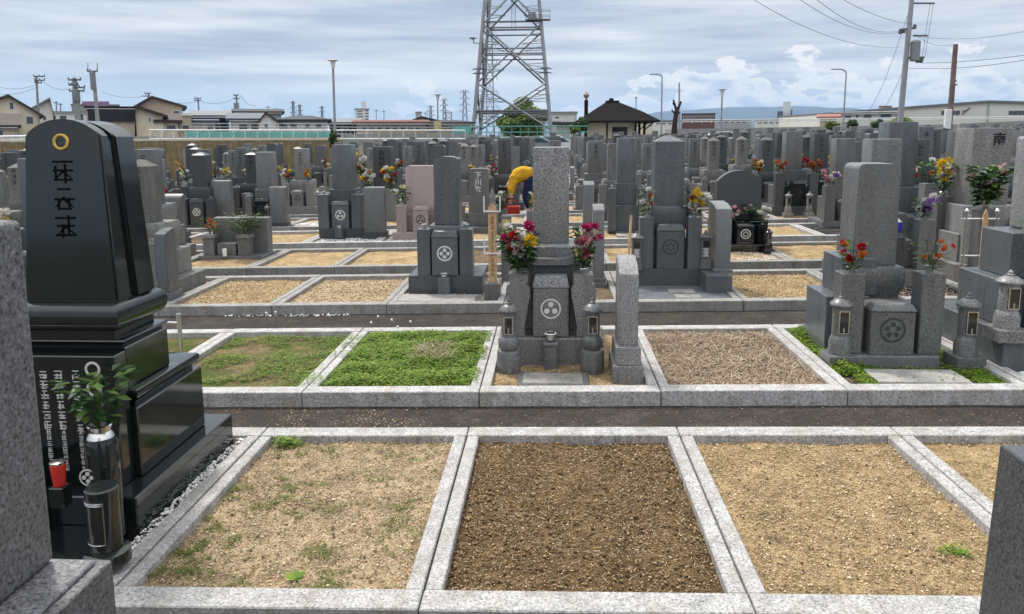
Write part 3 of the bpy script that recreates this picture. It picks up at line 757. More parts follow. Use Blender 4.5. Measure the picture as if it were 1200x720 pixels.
#@@HERO
# 1. black grave, left foreground
def black_grave():
    X = -2.24; m = 'g_greenblack'
    root = empty('gravestone', (X, 2.68, gz(X)-.05)); tag(root, 'tall polished black gravestone with arched top and gold ring, left foreground', 'gravestone')
    b0 = 2.68
    def bx(name, x0, x1, y0, y1, z0, z1, mat=m, par=root, **k):
        return MB().box(x0-X, x1-X, y0-b0, y1-b0, z0+.05, z1+.05, **k).obj(name, mat, par)
    bx('plinth', -2.85, -1.82, 3.0, 4.0, -.07, .165, bev=.006)
    bx('front_step', -2.80, -1.90, 2.62, 2.995, -.07, .03, bev=.004)
    bx('lower_base', -2.66, -1.90, 3.20, 3.84, .166, .50, bev=.006)
    g = MB(); moulded(g, .70, .56, .08, 3.24-b0, .551, .03); q = g.obj('lower_moulding', m, root); q.location.x = -2.28-X
    bx('upper_base', -2.60, -1.945, 3.22, 3.60, .582, .78, bev=.006)
    g = MB(); moulded(g, .60, .36, .035, 3.24-b0, .831, .02); q = g.obj('base_rim', m, root); q.location.x = -2.27-X
    bx('neck', -2.54, -1.99, 3.22, 3.56, .8165, .862)
    g = MB(); rings = []; n = 12
    for i in range(n+1):
        a_ = -math.pi/2+math.pi*i/n; o_ = .055*math.cos(a_)**.8; z = .065+.065*math.sin(a_)
        rings.append([g.bm.verts.new(p) for p in ((-2.53-o_-X, 3.22-o_-b0, z+.912), (-1.99+o_-X, 3.22-o_-b0, z+.912), (-1.99+o_-X, 3.55+o_-b0, z+.912), (-2.53-o_-X, 3.55+o_-b0, z+.912))])
    for a, b in zip(rings, rings[1:]):
        for i in range(4): g.bm.faces.new((a[i], a[(i+1) % 4], b[(i+1) % 4], b[i]))
    g.bm.faces.new(rings[0][::-1]); g.bm.faces.new(rings[-1])
    g.obj('rolled_moulding', m, root, smooth=60)
    # shaft: leaning front slab, grooved joint, rear slab of the same height
    zb, hh = 1.042, .825; xc = .05
    def slab(name, mat_, w, h, tp, y0, y1, lean, parent, bev=.01):
        g = MB(); pts = [(a+xc, b+zb) for a, b in arch_pts(w, h, .075, tp, 18)]
        g.prism(pts, y0-b0, y1-b0, bev=bev)
        for v in g.bm.verts:
            if v.co.y < y0-b0+.02: v.co.y += max(0, v.co.z-zb)*lean
        return g.obj(name, mat_, parent)
    sh = slab('shaft', m, .44, hh, .042, 3.235, 3.34, .055, root)
    slab('groove', 'g_black', .415, hh-.02, .045, 3.341, 3.385, 0, sh, 0)
    slab('rear_slab', m, .455, hh-.005, .05, 3.386, 3.55, 0, sh)
    def fy(z): return 3.235-b0+(z-zb)*.055
    r_ = MB().torus((0, 0, 0), .031, .0075, 32, 8, 'y', .7).obj('gold_ring', 'gold', sh); r_.location = (.045, fy(1.765)-.003, 1.765); r_.rotation_euler = (-.055, 0, 0)
    g = MB(); rnd = random.Random(5); glyphs(g, 3, .11, 0, 0, 0, rnd); i_ = g.obj('inscription', 'engraved_black', sh); i_.location = (.045, fy(1.70), 1.70); i_.rotation_euler = (-.055, 0, 0)
    # lettering stone in front
    ded = bx('dedication_stone', -2.56, -1.93, 3.10, 3.198, .166, .775, bev=.005)
    rnd = random.Random(9)
    for c, (xx, n_, s_) in enumerate(((-2.26, 6, .042), (-2.19, 6, .042), (-2.11, 6, .044))):
        g = MB(); glyphs(g, n_, s_, xx-X, .715+.05, 3.10-b0, rnd); g.obj('lettering_column', 'white_letter', ded)
        g = MB(); glyphs(g, 7, .026, xx-X, .44+.05, 3.10-b0, rnd); g.obj('lettering_column', 'white_letter', ded)
    for zz in (.765, .675): MB().torus((-2.03-X, 3.099-b0, zz), .030, .006, 24, 6, 'y', .4).obj('crest_ring', 'white_letter', ded)
    bx('offering_table', -2.70, -2.25, 2.88, 2.99, .031, .30, bev=.004)
    return root
black_grave()
def black_vase():
    p = P(124, 560, 2.93); x = p.x
    root = empty('flower_vase', (x, 2.92, gz(x)+.03)); tag(root, 'black cylindrical stone vase with steel collar before the black gravestone', 'vase')
    MB().lathe([(.066, 0), (.066, .42), (.06, .435)], n=32).obj('body', 'g_greenblack', root)
    MB().lathe([(.05, .434), (.055, .445), (.048, .46), (.04, .47), (.05, .497), (.046, .50)], n=32).obj('collar', 'steel', root)
    g = MB(); crest(g, 0, 0, 0, .034, 4); c_ = g.obj('crest', 'white_letter', root); c_.location = (-.03, -.064, .29)
    bouquet('glossy green sakaki sprig in the black cylindrical vase', x, 2.92, gz(x)+.03+.49, [('white', 'small')], h=.24, w=.12, n=0, seed=3, leaf='leaf_glossy', nl=110, lw=.26)
black_vase()
def black_lamp():
    x, y = -1.84-.06, 2.70; p = P(121.5, 600, 2.72); x = p.x
    root = empty('grave_lantern', (x, 2.72, gz(x)+.03)); tag(root, 'short black cylindrical grave lantern with steel rimmed glass door', 'grave lantern')
    MB().lathe([(.088, 0), (.088, .05), (.07, .06)], n=32).obj('foot', 'g_greenblack', root)
    MB().lathe([(.060, .058), (.060, .285), (.063, .288), (.063, .315), (.057, .322)], n=36).obj('body', 'g_greenblack', root)
    g = MB(); n = 14; rr_ = .0625
    ring = []
    for i in range(n+1):
        a = -math.pi*.95+math.pi*.62*i/n; ring.append((rr_*math.cos(a), rr_*math.sin(a)))
    for i in range(n):
        (a0, b0), (a1, b1) = ring[i], ring[i+1]
        g.quad([(a0, b0, .10), (a1, b1, .10), (a1, b1, .27), (a0, b0, .27)])
    g.obj('glass_door', 'glass_dark', root)
    f = MB()
    for zz in (.10, .265, .273):
        for i in range(n): f.tube((ring[i][0]*1.01, ring[i][1]*1.01, zz), (ring[i+1][0]*1.01, ring[i+1][1]*1.01, zz), .0028, n=5)
    for i in (0, n): f.tube((ring[i][0]*1.01, ring[i][1]*1.01, .10), (ring[i][0]*1.01, ring[i][1]*1.01, .273), .004, n=5)
    f.obj('door_frame', 'steel', root)
black_lamp()
def red_can():
    p = P(66, 548, 2.80)
    root = empty('incense_cup', (p.x, 2.81, gz(p.x)+.37)); tag(root, 'small red incense cup in front of the black gravestone', 'cup')
    MB().lathe([(.022, -.06), (.028, .0), (.03, .03), (.028, .035)], n=18).obj('body', 'red', root)
    MB().lathe([(.029, .034), (.031, .037), (.031, .043), (.027, .045)], n=18).obj('rim', 'steel', root)
    MB().box(-.03, .03, -.03, .03, -.152, -.061, bev=.004).obj('stand', 'g_greenblack', root)
red_can()
# 2. stones at the very front edges
def front_left():
    x = -1.26
    root = empty('gravestone', (-1.42, 1.0, gz(-1.4)-.05)); tag(root, 'speckled light grey granite gravestone cut off by the left photo edge, nearest camera', 'gravestone')
    X, b0 = -1.42, 1.0
    MB().box(-1.72-X, -1.106-X, .9-b0, 1.7-b0, -.03, .715, bev=.004).obj('base', 'g_fore', root)
    MB().box(-1.72-X, -1.106-.028-X, .92-b0, 1.68-b0, .715, .728, bev=.004, tx=.003, ty=.003).obj('base_rim', 'g_fore', root)
    MB().box(-1.7-X, -1.232-X, .95-b0, 1.672-b0, .728, 1.585, bev=.022, seg=3, tx=.012, ty=.004, tx1=-.006).obj('shaft', 'g_fore', root)
front_left()
def front_right():
    X, b0 = 1.25, 1.1
    root = empty('memorial_tablet', (X, b0, gz(X)-.05)); tag(root, 'dark speckled granite stone post cut off by the bottom right corner', 'stone post')
    MB().box(1.03-X, 1.42-X, 1.08-b0, 1.74-b0, -.03, 1.0, tx=.03, ty=.006, bev=.004).obj('slab', 'g_foredark', root)
front_right()
# 3. central grave
XC = XP(645.5, 5.53)
cg, fz = grave('light speckled grey gravestone at the centre with pink and white flowers both sides', XC, 5.52, 'g_light', pl=(.80, 1.0, .215),
      tiers=((.66, .62, .34, .24, 'b'), (.60, .56, .33, .27, 'b')), shaft=(.29, .28, .765), yf=.40, top='flat', kou=None, fs=None, ins=0, bev=.008, taper=.004)
def center_bits():
    # curled offering ledge, incense house, splayed flower stands
    g = MB(); n = 14; w = .40
    pts = []
    for i in range(n+1):
        u = -1+2*i/n; pts.append((u*w/2, .80+.035*abs(u)**3+.02*(abs(u) > .99)))
    pts += [(w/2-.02, .765), (w/2-.07, .755), (-w/2+.07, .755), (-w/2+.02, .765)]
    g.prism(pts, .13, .27, bev=.004); led = g.obj('offering_ledge', 'g_mid', cg)
    MB().box(-.035, .035, .12, .16, .822, .905, bev=.006).obj('water_bowl', 'g_mid', led)
    MB().box(-.15, .15, .17, .26, .215, .754, tx=.0).obj('ledge_support', 'g_dark', cg)
    k = MB().box(-.137, .137, .02, .16, .215, .60, bev=.01, tx=.003).obj('incense_house', 'g_light', cg)
    MB().box(-.142, .142, .015, .165, .601, .69, tx=.02, ty=.02, bev=.012, seg=2).obj('roof', 'g_light', k)
    g = MB(); crest(g, 0, .021, .44, .072, 3); g.obj('crest', 'white_letter', k)
    for s_ in (-1, 1):
        pts = [(-.05, 0), (.055, 0), (.062, .06), (.045, .065), (.085, .30), (.088, .37), (.075, .405), (.062, .41), (.062, .425), (.075, .43), (.075, .49), (-.075, .49), (-.075, .43), (-.062, .425), (-.062, .41), (-.08, .405), (-.09, .37), (-.09, .30)]
        pts = [(-.09, 0)] + [(.045, 0), (.05, .055), (.035, .06), (.088, .30), (.09, .375), (.078, .405), (.06, .412), (.06, .425), (.075, .43), (.075, .485)] + [(-.075, .485), (-.075, .43), (-.06, .425), (-.06, .412), (-.085, .405), (-.095, .375)]
        pts = [(-a*s_+s_*.245, b+.215) for a, b in pts]
        f = MB().prism(pts if s_ > 0 else pts[::-1], .03, .18, bev=.005).obj('flower_stand', 'g_light', cg)
        MB().lathe([(.03, 0), (.034, .02), (.042, .04), (.04, .045)], s_*.245, .105, 16, .70).obj('vase', 'steel', f)
    b = MB().box(-.048, .048, -.11, -.012, -.02, .185, bev=.004).obj('incense_stand', 'g_mid', cg)
    MB().box(-.056, .056, -.118, -.004, .1855, .21, bev=.004).obj('stand_cap', 'g_mid', b)
    g = MB(); g.lathe([(.02, 0), (.035, .015), (.034, .05), (.028, .052)], 0, -.06, 14, .21); g.torus((0, -.06, .275), .055, .005, 24, 5, 'z')
    for a in range(4): g.tube((.03*math.cos(a*1.57+.8), -.06+.03*math.sin(a*1.57+.8), .235), (.055*math.cos(a*1.57+.8), -.06+.055*math.sin(a*1.57+.8), .275), .004)
    g.obj('incense_cup', 'steel', b)
center_bits()
lantern('left of the two round stone lanterns before the central grave', XP(595.5, 5.32), 5.36, .56, 'g_mid', 'drum', z=-.045, ww=.088)
lantern('right of the two round stone lanterns before the central grave', XP(695, 5.32), 5.36, .56, 'g_mid', 'drum', z=-.045, ww=.088)
mat_slab('bordered flat stone slab set in sand before the central grave', XP(648, 5.1), 4.97, 5.25, .50, 'slab', border='g_mid')
tablet('light granite memorial slab on stepped block right of the central grave', XP(736, 5.2), 5.13, .135, .61, .30, .26, 'g_light', slant=.10)
bouquet('magenta, white and red flowers in the left stand of the central grave', XC-.245, 5.62, .66, [('magenta', 'mum'), ('white', 'mum'), ('white', 'lily'), ('red', 'mum'), ('white', 'mum'), ('purple', 'lily'), ('yellow', 'mum'), ('magenta', 'mum'), ('white', 'small')], .36, .15, .058, 16, 1, nl=240)
bouquet('magenta and white flowers in the right stand of the central grave', XC+.245, 5.62, .66, [('magenta', 'mum'), ('magenta', 'mum'), ('white', 'lily'), ('white', 'mum'), ('cream', 'small'), ('magenta', 'lily'), ('pink', 'mum')], .37, .105, .052, 14, 2, nl=180)
# 4. lantern grave, right
XB = P(1044, 400, 5.44).x
grave('broad grey gravestone with two square-based lanterns, right of the dead grass plot', XB, 5.40, 'g_mid', pl=(.68, .95, .095), tiers=((.56, .62, .33, .30, 'b'), (.36, .40, .27, .36, 'm')), shaft=(.325, .30, .78), yf=.40, top='round', rise=.045,
      kou=(.315, .22, .38, .02), fs=(.165, .60, .285, .05), cr='g', ins=0, plmat='g_mid')
g = MB(); g.box(-.875, -.55, 0, .45, -.02, .47, bev=.006)
o = empty('side_block', (XB+.50, 5.72, gz(XB)-.05)); tag(o, 'stepped grey granite block standing left behind the square-based lantern grave', 'stone block')
g.obj('lower_block', 'g_blue', o); MB().box(-.76, -.50, .02, .43, .471, .76, bev=.006).obj('upper_block', 'g_blue', o)
lantern('left square-based stone lantern among the green clover', XP(986, 5.5), 5.47, .56, 'g_mid', 'square', ww=.10)
lantern('square-based stone lantern between the clover grave and the stepped grave', XP(1130, 5.5), 5.42, .56, 'g_mid', 'square', ww=.10)
mat_slab('plain flat stone slab in the clover before the lantern grave', XP(1076, 5.2), 5.0, 5.28, .62, 'slab')
bouquet('withered brown and red flowers left on the lantern grave', XB-.285, 5.52, .68, [('red', 'small'), ('orange', 'mum'), ('red', 'mum')], .26, .11, .04, 6, 4, nl=60)
bouquet('yellowing pine sprig with reddish leaves right on the lantern grave', XB+.285, 5.52, .68, [('orange', 'small'), ('red', 'small')], .26, .14, .032, 7, 6, leaf='leaf_pine', nl=150, lw=.07)
# 5. big stepped grave at the right edge
def stepped():
    X, b0 = 3.9, 5.35
    root = empty('gravestone', (X, b0, gz(X)-.05)); tag(root, 'large stepped polished grey gravestone cut off by the right photo edge', 'gravestone')
    def bx(n, x0, x1, y0, y1, z0, z1, mat='g_blue', **k): return MB().box(x0-X, x1-X, y0-b0, y1-b0, z0+.05, z1+.05, **k).obj(n, mat, root)
    bx('platform', 3.19, 4.30, 5.28, 6.36, -.07, .235, bev=.006)
    bx('lower_base', 3.26, 4.2, 5.44, 6.05, .236, .57, bev=.006)
    bx('upper_base', 3.37, 4.1, 5.58, 5.98, .571, .905, bev=.006)
    bx('shaft', 3.55, 3.93, 5.66, 5.95, .906, 1.60, 'g_light', bev=.022, seg=3)
    bx('flower_stand', 3.40, 3.50, 5.32, 5.42, .236, .82, 'g_mid', bev=.004)
stepped()
lantern('tall light grey stone lantern at the right photo edge', XP(1181, 5.35), 5.33, .50, 'g_light', 'square', z=.185, ww=.105)
pebbles('gravel', 'white pebbles in front of the stepped grave at the right edge', sx(3)+.08, sx(4)-.08, 4.95, 5.28, 900, .014, .028, 'pebble_white', lambda x, y: soil_h(x, y)+.01)
bouquet('red and white flowers at the right photo edge', 3.45, 5.37, .86, [('red', 'mum'), ('white', 'small'), ('pink', 'mum')], .28, .12, .05, 8, 9)
# 6. blue grey grave (third row, left of centre)
X6 = P(523, 330, 8.2).x
grave('blue grey gravestone with domed cap behind the thick clover, left of centre', X6, 8.12, 'g_blue', pl=(.83, .68, .22), tiers=((.52, .5, .27, .14, 'b'), (.36, .36, .27, .18, 'm')), shaft=(.285, .28, .77), yf=.22, top='arch', rise=.03, taper=.0,
      kou=(.29, .16, .50, -.01), fs=(.145, .52, .235, .0), cr='w', ins=0, inc=(.13, .215, -.002))
mat_slab('flat pale slab in front of the blue grey gravestone', X6-.06, 7.66, 8.0, .86)
bs = [MB]
def sotoba():
    x = XP(577, 7.85)
    root = empty('wooden_stupa', (x, 7.86, gz(x)-.05)); tag(root, 'tall wooden memorial board with brush writing in a stone block holder', 'memorial board')
    MB().box(-.085, .085, -.085, .085, 0, .19, bev=.005).obj('stone_holder', 'g_mid', root)
    b = MB().prism([(-.045, .19), (.045, .19), (.045, 1.0), (0, 1.05), (-.045, 1.0)], -.01, .01).obj('board', 'wood_new', root)
    g = MB(); rnd = random.Random(2); glyphs(g, 3, .05, 0, .93, -.01, rnd, .001); glyphs(g, 8, .03, 0, .75, -.01, rnd, .001); glyphs(g, 4, .045, 0, .46, -.01, rnd, .001); g.obj('brush_writing', 'wood_char', b)
    g = MB()
    for (z0, z1) in ((.95, 1.12), (.50, .70)):
        g.box(-.085, .085, -.025, -.013, z0, z0+.014)
        for s_ in (-.085, .085): g.tube((s_, -.019, z0), (s_, -.019, z1), .007)
    g.obj('holder_rails', 'white_paint', root)
    MB().lathe([(.03, 1.0), (.03, 1.12), (.015, 1.17), (.004, 1.2)], 0, .04, 10).obj('post_cap', 'g_light', root)
    MB().box(-.02, .02, .02, .05, .19, 1.0).obj('post', 'g_light', root)
sotoba()
# 7. tiled-forecourt grave (third row, right of centre)
X7 = P(784, 330, 8.35).x
grave('grey gravestone with hexagon lattice lanterns and tiled forecourt, third row', X7, 8.30, 'g_blue', pl=(.92, .66, .23), tiers=((.56, .5, .34, .12, 'b'), (.37, .4, .35, .16, 'm')), shaft=(.335, .33, .79), yf=.20, top='pyr', kou=(.30, .16, .50, .0), fs=(.15, .58, .265, .0), cr='g', ins=0, plmat='g_dark')
def apron():
    x0, x1 = sx(1)+.1, sx(2)-.08
    root = empty('forecourt', (X7, 7.62, gz(X7)-.045)); tag(root, 'grey tiled forecourt with two pale tiles under the lattice lantern grave', 'paving')
    MB().box(x0-X7, x1-X7, 0, .74, -.05, .035, bev=.004).obj('tiles', 'apron_tile', root)
    MB().box(-.06, .22, .30, .48, .0352, .040).obj('pale_tile', 'slab', root); MB().box(-.03, .24, .04, .22, .0352, .040).obj('pale_tile', 'slab', root)
    MB().box(sx(1)+.1-X7, sx(2)-.08-X7, .75, 1.44, -.05, .02).obj('rear_paving', 'g_dark', root)
apron()
def wing(label, x, y0, y1, w, h):
    root = empty('stone_kerb_block', (x, y0, gz(x)-.03)); tag(root, label, 'stone block')
    MB().box(-w/2, w/2, 0, y1-y0, 0, h, bev=.005).obj('block', 'g_blue', root)
wing('low blue grey side block under the memorial slab right of the lattice lantern grave', XP(843, 8.0), 7.92, 8.9, .27, .20)
tablet('upright memorial slab right of the lattice lantern grave', XP(847, 8.2), 8.16, .17, .72, .42, .02, 'g_mid', z=.175, slant=.06, steps=1)
lantern('left hexagon lattice lantern on the dark platform, beside a leaning stick', XP(746, 8.3), 8.30, .42, 'g_mid', 'lattice', z=.18, ww=.062)
lantern('right hexagon lattice lantern beside the upright memorial slab', XP(827, 8.3), 8.30, .42, 'g_mid', 'lattice', z=.18, ww=.062)
bouquet('dark green leaves with white blossoms left of the lattice lantern grave', X7-.265, 8.38, .76, [('white', 'mum'), ('red', 'small'), ('cream', 'small')], .34, .10, .04, 6, 11)
bouquet('yellow, white and red chrysanthemums right of the lattice lantern grave', X7+.265, 8.38, .76, [('yellow', 'mum'), ('yellow', 'mum'), ('white', 'mum'), ('white', 'mum'), ('red', 'mum')], .32, .14, .06, 10, 12)
st = empty('wooden_stick', (XP(735, 8.0), 8.0, gz(.7)-.04)); tag(st, 'thin bare wooden stick leaning beside the left lattice lantern', 'stick')
MB().tube((0, 0, 0), (.05, .1, .86), .014, n=6).obj('stick', 'wood_new', st)
# 8. slabs behind the central grave
tablet('narrow light memorial slab right behind the central grave', XP(701, 8.6), 8.5, .13, .84, .22, .10, 'g_mid', slant=.06, rz=0)
tablet('small upright slab with rounded top farther behind the central grave', XP(688, 11.5), 11.0, .16, .95, .2, .1, 'g_mid', slant=.05)
def yellow_lamp(label, px, Y, zt, hw=.06):
    x = XP(px, Y); root = empty('candle_lantern', (x, Y, gz(x)-.05)); tag(root, label, 'candle lantern')
    MB().box(-hw, hw, -hw, hw, 0, zt, bev=.004).obj('post', 'g_mid', root)
    b = MB().box(-hw*.95, hw*.95, -hw*.95, hw*.95, zt, zt+.2, bev=.004).obj('lamp_box', 'ochre_pot', root)
    MB().box(-hw*.75, hw*.75, -hw*.95-.004, -hw*.9, zt+.02, zt+.18).obj('glass', 'yellow_glass', b)
    MB().box(-hw*1.15, hw*1.15, -hw*1.15, hw*1.15, zt+.2005, zt+.225, tx=.02, ty=.02).obj('roof', 'g_dark', root)
yellow_lamp('yellow glazed candle lantern on a stone post left of the central shaft', 593.5, 8.7, .60)
# 9. steel rail left
def rail():
    p = P(213, 421, 5.5)
    root = empty('hand_rail', (p.x, 5.5, gz(p.x)-.045)); tag(root, 'short stainless steel rail post with side bar behind the black grave', 'hand rail')
    MB().tube((0, 0, 0), (0, 0, .42), .017, n=14).tube((0, 0, .42), (0, 0, .435), .02, n=14).obj('post', 'steel', root)
    MB().tube((0, 0, .36), (-.5, .06, .36), .011, n=10).obj('bar', 'steel', root)
    MB().tube((-.5, .06, 0), (-.5, .06, .43), .017, n=14).obj('post', 'steel', root)
rail()
# 10. sandy small grave with pines, left
XG = P(276, 300, 11.0).x
gg = empty('gravestone', (XG, 10.72, gz(XG)-.05)); tag(gg, 'low small grave block with two stone vases on a sand mound, left', 'gravestone')
MB().prism([(-.42, 0), (.42, 0), (.42, .62), (-.2, .62), (-.2, .0)][0:0] or [(-.35, 0), (.5, 0), (.5, .60), (-.35, .60)], .30, .52, bev=.01).obj('slab', 'g_mid', gg)
MB().box(-.44, .55, -.02, .62, -.02, .07, bev=.005).obj('platform', 'g_mid', gg)
MB().box(-.16, .12, .02, .28, .071, .25, bev=.005).obj('incense_house', 'g_mid', gg)
MB().lathe([(.03, .0), (.035, .1), (.03, .11)], -.02, -.04, 12, .071).obj('white_cup', 'white', gg)
for i, xx in enumerate((-.29, .24)):
    v = MB().box(xx-.085, xx+.085, .02, .19, .071, .33, bev=.005).obj('flower_stand', 'g_mid', gg)
    MB().box(xx-.10, xx+.10, .0, .21, .3305, .38, bev=.005).obj('rim', 'g_light', v)
bouquet('reddish brown and green dry sprig on the left stone vase of the low grave', XG-.29, 10.82, gz(XG)+.33, [('orange', 'small')], .26, .2, .05, 5, 14, leaf='leaf_pine', nl=150, lw=.08)
bouquet('bushy green pine sprig on the right stone vase of the low grave', XG+.24, 10.82, gz(XG)+.33, [('white', 'small')], .32, .26, .05, 0, 15, leaf='leaf_pine', nl=330, lw=.07)
# 11. black polished arch grave, third from right of centre
XA = P(871, 290, 10.9).x
ag, _ = grave('black based gravestone with wide arched grey headstone, pink flowers at its foot', XA, 10.75, 'g_dark', pl=(.62, .9, .12), tiers=((.80, .4, .30, .35, 'b'), (.70, .3, .12, .42, 'b')), shaft=(.66, .16, .62), yf=.5, top='arch', rise=.16, kou=(.24, .16, .30, .04), fs=(.13, .28, .25, .06), cr='w', ins=0, plmat='g_black', kmat='g_black', fsmat='g_black')
for o in kids(ag):
    if 'base' in o.name: o.data.materials[0] = MATS['g_black']
lantern('small black square lantern right of the arched headstone grave', XA+.28, 10.62, .36, 'g_black', 'square', z=-.04, ww=.07)
bouquet('white and pale pink flowers right of the arched headstone', XA+.25, 10.85, gz(XA)+.36, [('white', 'mum'), ('cream', 'small'), ('white', 'mum')], .26, .13, .045, 8, 16)
bouquet('pink and white flowers left of the arched headstone', XA-.28, 10.8, gz(XA)+.36, [('pink', 'small'), ('white', 'small'), ('pink', 'mum')], .26, .16, .04, 8, 17)
bouquet('pink and purple flowers at the foot of the arched headstone', XA+.02, 11.1, gz(XA)+.5, [('pink', 'small'), ('purple', 'small')], .12, .2, .035, 7, 19, nl=40)
def plot_pebbles(k, r, mat, label, n=1300, s=.016, y1=None):
    a = list(pk(k, r)); 
    if y1: a[3] = a[2]+y1
    pebbles('gravel', label, *a, n, s*.6, s, mat, lambda x, y: soil_h(x, y)+.006)
plot_pebbles(2, 3, 'pebble_mixed', 'pinkish white pebbles before the arched headstone grave', 2000, .018)
plot_pebbles(4, 4, 'pebble_black', 'black pebbles before the purple-flowered grave', 1600, .022)
plot_pebbles(-3, 4, 'pebble_white', 'white pebbles in front of the grey grave left of the pink one', 1700, .020, .9)
plot_pebbles(-2, 4, 'pebble_white', 'white pebbles around the pink granite grave', 1700, .020, .9)
plot_pebbles(-4, 5, 'pebble_white', 'white pebbles under the dark grave near the fence', 1200, .024, .9)
plot_pebbles(3, 2, 'pebble_black', 'black pebbles behind the lantern grave on the right', 1300, .02)
# 12. pink granite grave
XPk = P(490, 280, 12.3).x
grave('pink granite gravestone, wide pale slab with clipped corners', XPk, 12.55, 'g_pink', pl=(.98, .8, .14), tiers=((.7, .5, .30, .2, 'b'), (.66, .4, .10, .26, 'b')), shaft=(.62, .24, .72), yf=.34, top='round', rise=.06, kou=(.27, .14, .44, .02), fs=(.17, .46, -.33, .02), cr='g', ins=0, plmat='g_pink')
bouquet('cream and white lilies on the left stand of the pink granite grave', XPk-.33, 12.65, gz(XPk)+.55, [('cream', 'lily'), ('white', 'mum'), ('white', 'lily')], .34, .16, .05, 5, 21)
# 13. grey grave left of the pink one
X13 = P(402, 270, 13).x
grave('grey gravestone with pale crest stone left of the pink granite grave', X13, 12.85, 'g_blue', pl=(.78, .7, .19), tiers=((.6, .5, .35, .14, 'b'), (.45, .42, .33, .18, 'b')), shaft=(.36, .33, .78), yf=.22, top='flat', kou=(.3, .14, .48, .01), fs=(.19, .6, .30, .0), cr='w', ins=0, inc=(.13, .2, -.002), plmat='g_dark')
tablet('wide thin memorial slab between the grey grave and the pink one', XP(441, 12.9), 12.75, .36, .78, .12, .14, 'g_mid', slant=.02, bmat='g_dark')
bouquet('yellow and white flowers behind the wide thin memorial slab', XP(428, 14.0), 13.7, gz(-3)+1.0, [('white', 'mum'), ('yellow', 'mum'), ('orange', 'small'), ('white', 'mum'), ('white', 'mum')], .42, .14, .065, 9, 22, nl=110)
# 14. dark graves at the left, with tablets
X14 = P(173, 268, 12.7).x
grave('gravestone with dark crest block near the wooden fence, right of the black one', X14, 12.62, 'g_mid', pl=(.85, .8, .16), tiers=((.6, .5, .3, .2, 'b'), (.42, .4, .28, .24, 'm')), shaft=(.31, .3, .72), yf=.28, top='flat', kou=(.3, .15, .42, .02), fs=(.15, .5, .3, .04), cr='g', ins=0, kmat='g_black', plmat='g_dark')
tablet('broad tilted memorial slab beside the gravestone near the wooden fence', XP(202, 12.5), 12.45, .36, .66, .14, .22, 'g_mid', slant=.06, bmat='g_dark')
bouquet('orange and cream flowers left of the gravestone near the wooden fence', X14-.3, 12.7, gz(X14)+.62, [('yellow', 'mum'), ('orange', 'mum'), ('cream', 'mum')], .34, .14, .06, 8, 23)
bouquet('reddish flowers right of the gravestone near the wooden fence', X14+.3, 12.7, gz(X14)+.62, [('red', 'mum'), ('orange', 'mum')], .3, .13, .05, 7, 24)
X15 = P(237, 250, 15.2).x
grave('dark gravestone with white crest standing in white pebbles near the fence', X15, 14.95, 'g_dark', pl=(.6, .6, .05), tiers=((.55, .5, .40, .14, 'b'), (.38, .4, .38, .18, 'm')), shaft=(.30, .3, .72), yf=.22, top='pyr', kou=(.28, .15, .55, .0), fs=(.16, .55, .28, .0), cr='w', ins=0)
tablet('wide grey memorial slab behind the dark gravestone in white pebbles', XP(258, 15.3), 15.3, .42, .85, .16, .1, 'g_mid', slant=.02)
X16 = P(309, 255, 15).x
grave('grey gravestone with small stone lantern, left of the empty grassy plots', X16, 14.9, 'g_mid', pl=(.7, .7, .14), tiers=((.55, .5, .3, .15, 'b'), (.4, .4, .32, .2, 'b')), shaft=(.34, .32, .76), yf=.24, top='flat', kou=(.28, .15, .45, .0), fs=(.14, .5, .27, .0), cr='g', ins=0, kmat='g_black')
tablet('square memorial slab on a dark base right of the lantern grave near the fence', XP(327, 14.7), 14.6, .34, .72, .14, .12, 'g_mid', slant=.02, bmat='g_dark')
lantern('tiny stone lantern between a gravestone and a square memorial slab, left', XP(312, 14.6), 14.6, .5, 'g_mid', 'square', ww=.07)
# 15. grave right of centre, dark, behind the plots (fifth row)
X17 = P(733, 270, 13.2).x
grave('plain blue grey gravestone on a low base between the two lattice graves', X17, 13.0, 'g_blue', pl=(.66, .6, .0+.05), tiers=((.56, .5, .45, .05, 'b'), (.36, .4, .38, .12, 'b')), shaft=(.33, .3, .78), yf=.16, top='flat', kou=None, fs=(.14, .75, .26, -.05), cr='g', ins=0)
mat_slab('small pale slab before the blue grey gravestone in the fifth row', X17+.05, 12.5, 12.85, .5)
# 16. purple flower grave and black lantern grave, right
X18 = P(990, 262, 13.5).x
grave('grey grave with white ringed crest stone and pink purple flowers', X18, 13.35, 'g_mid', pl=(.9, .75, .12), tiers=((.62, .5, .4, .2, 'b'), (.46, .4, .30, .24, 'b')), shaft=(.34, .32, .74), yf=.28, top='flat', kou=(.30, .16, .38, .0), fs=(.18, .62, -.33, .0), cr='w', ins=0)
bouquet('white, pink and purple flowers on the left stand of the ringed crest grave', X18+.33, 13.45, gz(X18)+.7, [('white', 'mum'), ('pink', 'mum'), ('white', 'lily'), ('purple', 'mum')], .25, .16, .055, 9, 27)
bouquet('white, magenta and violet flowers left of the ringed crest grave', X18-.33, 13.45, gz(X18)+.7, [('pink', 'mum'), ('white', 'mum'), ('white', 'lily'), ('purple', 'mum')], .25, .17, .06, 9, 28)
X19 = P(928, 250, 15.6).x
grave('black grave with oval panels and twin pale lanterns in front', X19, 15.35, 'g_mid', pl=(.95, .8, .2), tiers=((.75, .5, .40, .2, 'b'), (.45, .4, .32, .24, 'b')), shaft=(.34, .32, .78), yf=.28, top='flat', kou=(.34, .16, .52, .0), fs=(.17, .66, .34, .02), cr='d', ins=0, kmat='g_black', fsmat='g_dark', plmat='g_dark')
